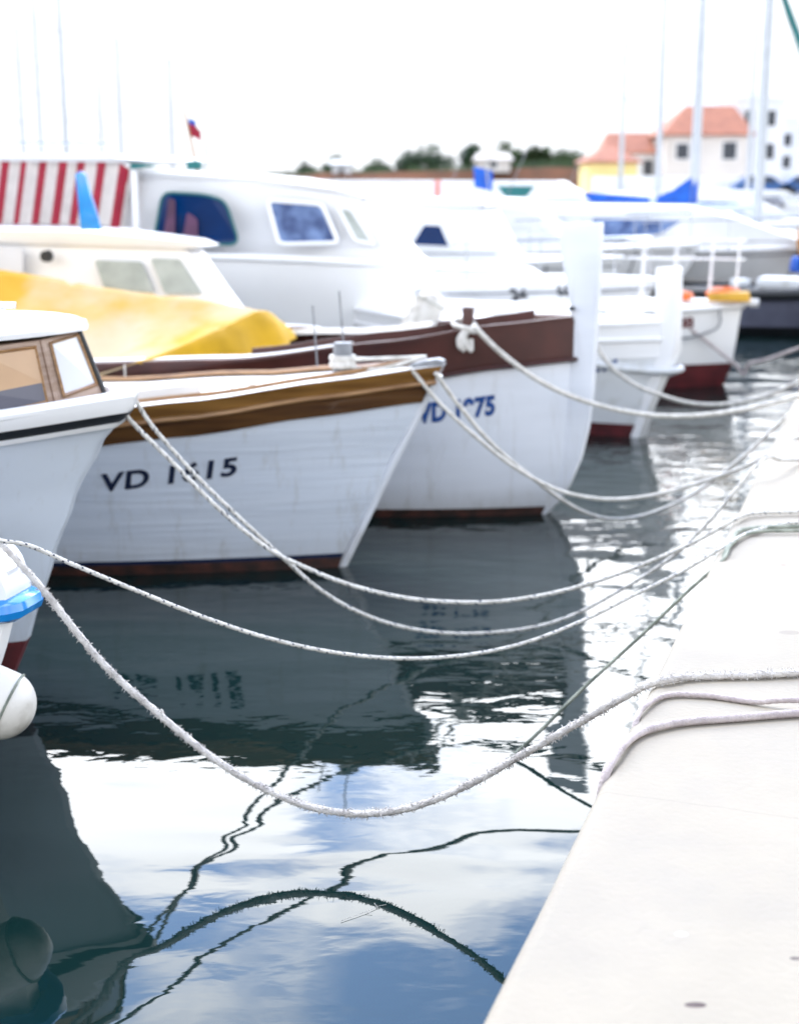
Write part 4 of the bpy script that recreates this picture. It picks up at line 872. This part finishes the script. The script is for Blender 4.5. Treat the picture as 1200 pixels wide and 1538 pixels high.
rnd_ = random.Random(9); sc_ = MB()
for k in range(120):
    x = -14 + k * .30 + rnd_.uniform(-.2, .2); hh_ = rnd_.uniform(.25, .55) + .5 * max(0, noise.noise((x * .35, 1, 0))) + (.35 if x > 11 else 0)
    foliage(sc_, (x, 155 + rnd_.uniform(-1, 2), 2.2 + .75 * max(0, min(1, (x + 12) / 26)) + hh_ * .3), (.6, .6, hh_), 60, rnd_, .12)
tag(sc_.build('scrub', 'leaf2', None, smooth=False), 'low green scrub along the brown far shore', 'scrub', kind='stuff')
def house(name, label, X, Y, z, w, d, eave, ridge, wall, roofm, hip, wins, rz=0, hipr=None, group='houses behind the harbour'):
    t = thing(name, label, 'house', (X, Y, z), rz, group)
    MB().box((0, 0, eave / 2), (w, d, eave)).build('wall', wall, t, smooth=False)
    if ridge > eave:
        o = .35; a, b = w / 2 + o, d / 2 + o; hx = max(.1, a - hip)
        MB().add([(-a, -b, eave), (a, -b, eave), (a, b, eave), (-a, b, eave), (-hx, 0, ridge), (hx if hipr is None else a - hipr, 0, ridge), (-a, -b, eave - .12), (a, -b, eave - .12), (a, b, eave - .12), (-a, b, eave - .12)],
                 [(0, 1, 5, 4), (1, 2, 5), (2, 3, 4, 5), (3, 0, 4), (0, 6, 7, 1), (1, 7, 8, 2), (2, 8, 9, 3), (3, 9, 6, 0), (6, 9, 8, 7)]).build('roof', roofm, t, smooth=False)
    else:
        MB().box((0, 0, eave + .12), (w + .3, d + .3, .24)).build('roof', 'pale', t, smooth=False)
    for (x, zc, ww, wh) in wins:
        f = MB().box((x, -d / 2 - .02, zc), (ww + .2, .08, wh + .2)).build('window', 'stonewall', t, smooth=False)
        MB().box((x, -d / 2 - .065, zc), (ww, .03, wh)).build('pane', 'window', f, smooth=False)
    return t
# 1 px = .0516 m at 110 m
house('house', 'cream house with red hipped roof and two dark windows', 23.9, 118, .75, 6.5, 8, 4.6, 6.9, 'cream', 'roof', 2.6, [(-1.95, 3.3, .95, 1.15), (1.7, 3.35, 1.05, 1.3)], hipr=.8)
house('house', 'low yellow house with orange hipped roof beside the hedge', 15.9, 112, .75, 3.6, 6, 2.5, 3.7, 'yellowwall', 'roof', 2.0, [(-.9, .8, .6, .8)])
house('house', 'small house with higher red roof between yellow and cream houses', 19.0, 121, .75, 4.4, 6, 3.3, 4.9, 'pale', 'roof', .6, [(-.6, 2.3, .8, 1.0), (1.0, 2.1, .8, 1.2)])
house('apartment_block', 'tall pale flat roofed block right of the cream house', 29.2, 124, .75, 4.0, 9, 7.4, 7.4, 'pale', 'pale', 0, [(-.9, 6.0, .7, 1.2), (-.9, 3.4, .7, 1.2), (.9, 6.0, .7, 1.2), (.9, 3.4, .7, 1.2)])
house('apartment_block', 'lower pale flat roofed block at the right edge', 34.2, 128, .75, 6.0, 9, 6.0, 6.0, 'pale', 'pale', 0, [(.6, 4.6, 1.6, .9), (.3, 3.0, .9, 1.1), (-1.7, 4.4, .8, 1.0), (-1.7, 2.6, .8, 1.0)])
house('apartment_block', 'distant grey block peeking over the cream house roof', 32.5, 150, .75, 5.5, 9, 9.2, 9.2, 'pale', 'pale', 0, [(-1, 7.9, .9, 1.1), (1, 7.9, .9, 1.1)])
house('hut', 'beige hut on the brown shore right of the broad tree', 9.7, 152.5, 2.65, 3.4, 3, 1.3, 2.0, 'cream', 'cream', .4, [(0, .8, .7, .6)])
house('hut', 'tiny pale hut on the shore before the low round tree', -6.0, 152.5, 2.0, 1.9, 2, 1.5, 1.9, 'pale', 'pale', .3, [(0, .8, .5, .5)])
# pale harbour wall in front of the houses, plus cars and parasol tops
wl = MB()
for x in range(14, 52, 4): wl.box((x + 2, 106, 1.45), (4.0, .4, 1.4))
tag(wl.build('harbour_wall', 'stonewall', None, smooth=False, bevel=0), 'long pale harbour wall below the houses', 'wall')
def car(label, X, Y, mt):
    t = thing('parked_car', label, 'car', (X, Y, .76), 0, 'cars parked by the houses')
    MB().prism(rounded([(-2, .3), (2, .3), (2, .75), (1.2, .9), (.6, 1.4), (-1.0, 1.42), (-1.7, .95), (-2, .9)], .15), lambda x, z: (x, -.8, z), lambda x, z: (x, .8, z)).build('body', mt, t)
    MB().prism(rounded([(-1.35, .95), (.95, .92), (.5, 1.32), (-.95, 1.34)], .08), lambda x, z: (x, -.82, z), lambda x, z: (x, .82, z)).build('side_glass', 'window', t)
    for x in (-1.25, 1.25): MB().tube([(x, -.85, .32), (x, .85, .32)], .32, 12).build('wheel', 'black', t)
car('dark blue car parked right of the thickest mast', 25.6, 103.5, 'carblue'); car('blue car parked at the far right by the houses', 28.9, 103.5, 'carblue')

# ------------------------------------------------------------------ mooring ropes
def rope(label, P, r, mt='rope', style='laid', step=.006, seg=12, fleck=None, fray=0, seed=1, cat='rope', group=None, pitch=.06):
    pts = spline(P, step); rnd = random.Random(seed); n = len(pts); m = MB(); u = 0
    up = Vector((0, 0, 1)); vs = []; prev = None; fm = []
    frames = []
    for i, p in enumerate(pts):
        t = (pts[min(i + 1, n - 1)] - pts[max(i - 1, 0)]).normalized()
        a = t.cross(up).normalized() if prev is None else (prev - t * prev.dot(t)).normalized()
        b = t.cross(a); prev = a; frames.append((p, a, b, t))
        if i: u += (pts[i] - pts[i - 1]).length
        for k in range(seg):
            th = 2 * math.pi * k / seg
            if style == 'laid': q = 1 + .22 * (abs(math.cos(1.5 * (th - 2 * math.pi * u / (pitch * 1)))) - .6)
            elif style == 'braid': q = 1 + .09 * math.sin(4 * th + 2 * math.pi * u / .022) * math.sin(4 * th - 2 * math.pi * u / .022 + .4)
            else: q = 1 + .10 * (abs(math.cos(1.5 * (th - 2 * math.pi * u / .10))) - .6) + .16 * noise.noise((u * 60, th * 1.5, seed)) + .12 * noise.noise((u * 14, th, seed))
            vs.append(p + (a * math.cos(th) + b * math.sin(th)) * r * q)
    fs = []; mi = []
    for i in range(n - 1):
        uu = i * step
        for k in range(seg):
            fs.append((i * seg + k, i * seg + (k + 1) % seg, (i + 1) * seg + (k + 1) % seg, (i + 1) * seg + k))
            f = 0
            if fleck:
                ph = (k / seg - uu / fleck) % 1; f = 1 if (ph < 1.2 / seg and (uu / fleck * 2) % 1 < .55) or ((ph + .5) % 1 < 1.2 / seg and (uu / fleck * 2 + .3) % 1 < .45) else 0
            mi.append(f)
    fs += [tuple(range(seg))[::-1], tuple((n - 1) * seg + k for k in range(seg))]; mi += [0, 0]
    m.v = vs; m.f = fs; m.m = mi
    if fray:
        for _ in range(fray):
            i = rnd.randrange(1, n - 1)
            if rnd.random() < .45: i = max(1, min(n - 2, int(i // 23 * 23 + rnd.gauss(0, 5))))
            p, a, b, t = frames[i]; th = rnd.random() * 6.283; o = a * math.cos(th) + b * math.sin(th); l = r * rnd.choice((.25, .35, .45, .6, .8, 1.1)); w = r * rnd.uniform(.07, .2)
            d = (o + t * rnd.uniform(-1, 1) + Vector((0, 0, -.15))).normalized(); s0 = p + o * r * .9; s1 = s0 + d * l * .6; s2 = s1 + (d + t * rnd.uniform(-.9, .9) + o * rnd.uniform(-.5, .3)).normalized() * l * .5
            m.tube([s0, s1, s2], [w, w * .8, w * .3], 4)
    ob = m.build('mooring_rope', [mt, 'fleck'], None, ang=180)
    return tag(ob, label, cat, group)
GR = 'mooring ropes from the bows to the quay'
NEAR = [(-1.362, 4.12, 0.996), (-1.18, 4.069, 0.857), (-1.06, 4.035, 0.734), (-0.884, 3.985, 0.523), (-0.724, 3.941, 0.384), (-0.526, 3.885, 0.24), (-0.348, 3.835, 0.158), (-0.211, 3.796, 0.13), (-0.095, 3.764, 0.135), (0.038, 3.726, 0.173), (0.185, 3.685, 0.256), (0.346, 3.64, 0.374), (0.484, 3.601, 0.477), (0.601, 3.568, 0.565), (0.675, 3.547, 0.612), (0.78, 3.588, 0.612), (0.924, 3.599, 0.612), (1.09, 3.62, 0.612), (1.44, 3.647, 0.612)]
rope('thick frayed grey rope sagging closest to the camera', NEAR, 0.0100, 'ropegrey', 'fray', .004, 16, None, 3600, 3, group=GR)
rope('thin white rope with dark flecks running just above the frayed one', [(-1.362, 4.125, 1.0), (-1.21, 3.99, 0.90), (-1.159, 4.001, 0.88), (-1.082, 4.033, 0.856), (-0.969, 4.079, 0.787), (-0.807, 4.145, 0.691), (-0.62, 4.223, 0.583), (-0.423, 4.304, 0.485), (-0.216, 4.389, 0.407), (0.0, 4.477, 0.356), (0.225, 4.57, 0.336), (0.435, 4.656, 0.352), (0.65, 4.745, 0.408), (0.846, 4.825, 0.481), (1.022, 4.897, 0.546), (1.162, 4.955, 0.612), (1.328, 5.194, 0.612), (1.573, 5.355, 0.612), (2.095, 5.445, 0.612)], .0066, 'rope', 'braid', .006, 12, .045, seed=4, group=GR)
rope('upper of two speckled ropes leaving the wooden framed cuddy boat', [(-1.067, 5.2, 1.131), (-0.987, 5.206, 1.023), (-0.846, 5.216, 0.871), (-0.678, 5.227, 0.689), (-0.507, 5.239, 0.538), (-0.357, 5.25, 0.454), (-0.179, 5.262, 0.379), (0.051, 5.279, 0.321), (0.31, 5.297, 0.302), (0.518, 5.312, 0.319), (0.726, 5.326, 0.366), (0.933, 5.341, 0.437), (1.139, 5.355, 0.527), (1.292, 5.366, 0.612), (1.396, 5.479, 0.614), (1.617, 5.514, 0.614), (2.138, 5.561, 0.614)], .0082, 'rope', 'laid', .006, 12, .07, seed=5, group=GR)
rope('lower of two speckled ropes leaving the wooden framed cuddy boat', A2 if False else [(-1.02, 5.24, 1.13), (-0.984, 5.25, 1.104), (-0.925, 5.269, 0.998), (-0.788, 5.315, 0.815), (-0.645, 5.363, 0.649), (-0.447, 5.43, 0.434), (-0.319, 5.473, 0.303), (-0.162, 5.525, 0.19), (0.028, 5.588, 0.105), (0.25, 5.663, 0.055), (0.507, 5.748, 0.045), (0.711, 5.816, 0.076), (0.916, 5.884, 0.16), (1.155, 5.964, 0.287), (1.334, 6.024, 0.436), (1.60, 6.2, 0.68), (1.74, 6.35, .66), (1.95, 6.6, 0.615), (2.6, 6.8, 0.612)], .0080, 'rope', 'laid', .006, 12, .07, seed=6, group=GR)
rope('upper rope from the bow tip of the VD 1615 boat', [(0.048, 6.75, 1.03), (0.192, 6.785, 0.855), (0.356, 6.824, 0.695), (0.557, 6.873, 0.527), (0.762, 6.922, 0.406), (0.935, 6.964, 0.349), (1.109, 7.006, 0.329), (1.319, 7.056, 0.345), (1.566, 7.116, 0.402), (1.814, 7.175, 0.484), (2.061, 7.235, 0.612), (2.359, 7.541, 0.612), (2.956, 7.804, 0.612)], .0105, 'rope', 'laid', .01, 10, seed=7, group=GR)
rope('lower slacker rope from the bow tip of the VD 1615 boat', [(0.171, 6.75, 1.004), (0.291, 6.843, 0.829), (0.465, 6.978, 0.614), (0.683, 7.148, 0.409), (0.876, 7.297, 0.246), (1.035, 7.421, 0.148), (1.199, 7.548, 0.096), (1.409, 7.711, 0.095), (1.669, 7.912, 0.157), (1.983, 8.156, 0.31), (2.214, 8.336, 0.456), (2.484, 8.545, 0.612), (2.813, 8.91, 0.612), (3.436, 9.119, 0.612)], .0105, 'rope', 'laid', .01, 10, seed=8, group=GR)
rope('white rope from the brown bulwark of the VD 1975 boat', [(0.4, 7.7, 1.13), (0.417, 7.66, 1.116), (0.539, 7.677, 0.997), (0.724, 7.702, 0.856), (0.911, 7.728, 0.757), (1.099, 7.753, 0.691), (1.288, 7.779, 0.646), (1.478, 7.805, 0.623), (1.706, 7.836, 0.625), (1.972, 7.873, 0.661), (2.239, 7.909, 0.723), (2.466, 7.941, 0.801)], .0145, 'rope', 'laid', .01, 10, seed=9, pitch=.09, group=GR)
rope('pale rope sagging from behind the tall white stem', [(1.38, 9.95, .93), (1.366, 9.9, 0.795), (1.467, 9.919, 0.64), (1.64, 9.953, 0.504), (1.838, 9.991, 0.418), (2.086, 10.039, 0.348), (2.335, 10.088, 0.336), (2.583, 10.136, 0.377), (2.829, 10.183, 0.462), (3.174, 10.25, 0.612), (3.993, 10.648, 0.612)], .0145, 'rope', 'laid', .012, 10, seed=10, pitch=.09, group=GR)
rope('farthest thin rope dipping in a V beside the red bottomed boat', [(2.616, 13.2, 0.605), (2.787, 13.165, 0.48), (3.087, 13.104, 0.247), (3.175, 13.086, 0.145), (3.228, 13.075, 0.251), (3.422, 13.035, 0.311), (4.148, 12.887, 0.612)], .016, 'ropepink', 'laid', .015, 8, seed=11, group=GR)
rope('taut thin algae stained line dropping from quay edge into the water', [(0.25, 4.43, -.11), (0.302, 4.45, -0.051), (0.451, 4.516, 0.06), (0.637, 4.599, 0.216), (0.827, 4.683, 0.362), (0.997, 4.758, 0.5), (1.13, 4.817, 0.60), (1.202, 4.994, 0.612), (1.323, 5.174, 0.612), (1.531, 5.205, 0.612), (2.016, 5.226, 0.612)], .0062, 'ropegreen', 'laid', .008, 8, seed=12, group=GR)
rope('braided pinkish rope curving over the quay edge nearest the camera', [(.44, 3.05, .02), (.444, 3.0, .25), (.446, 2.972, .45), (0.455, 2.966, 0.575), (0.49, 3.04, 0.612), (0.564, 3.182, 0.611), (0.665, 3.255, 0.611), (0.818, 3.29, 0.611), (1.009, 3.326, 0.611), (1.339, 3.372, 0.611)], .0100, 'ropepink', 'braid', .003, 16, seed=13, group=GR)
rope('flat grey rope bending over the edge under the frayed rope', [(.56, 3.38, .05), (.565, 3.33, .3), (.567, 3.29, .50), (0.577, 3.285, 0.582), (0.605, 3.35, 0.611), (0.684, 3.453, 0.609), (0.787, 3.453, 0.609), (0.896, 3.409, 0.609), (1.021, 3.372, 0.625), (1.314, 3.303, 0.609)], .0075, 'ropepink', 'laid', .005, 12, seed=14, group=GR)
rope('dark stained rope bent over the edge below the speckled ropes', [(1.10, 4.92, .30), (1.125, 4.86, .52), (1.15, 4.88, .598), (1.21, 5.03, .611), (1.30, 5.22, .611), (1.5, 5.27, .611), (2.0, 5.31, .611)], .0085, 'ropegreen', 'laid', .008, 10, seed=15, group=GR)
m = MB().tube([(-.154, 3.395, .003), (-.12, 3.42, .004), (-.092, 3.44, .004), (-.06, 3.47, .004), (-.036, 3.483, .003)], .0008, 4)
m.tube([(-.092, 3.44, .004), (-.072, 3.437, .004)], .0006, 4).tube([(-.06, 3.47, .004), (-.068, 3.488, .004)], .0006, 4)
tag(m.build('floating_twig', 'rope', None), 'tiny pale twig floating on the calm blue water', 'twig')
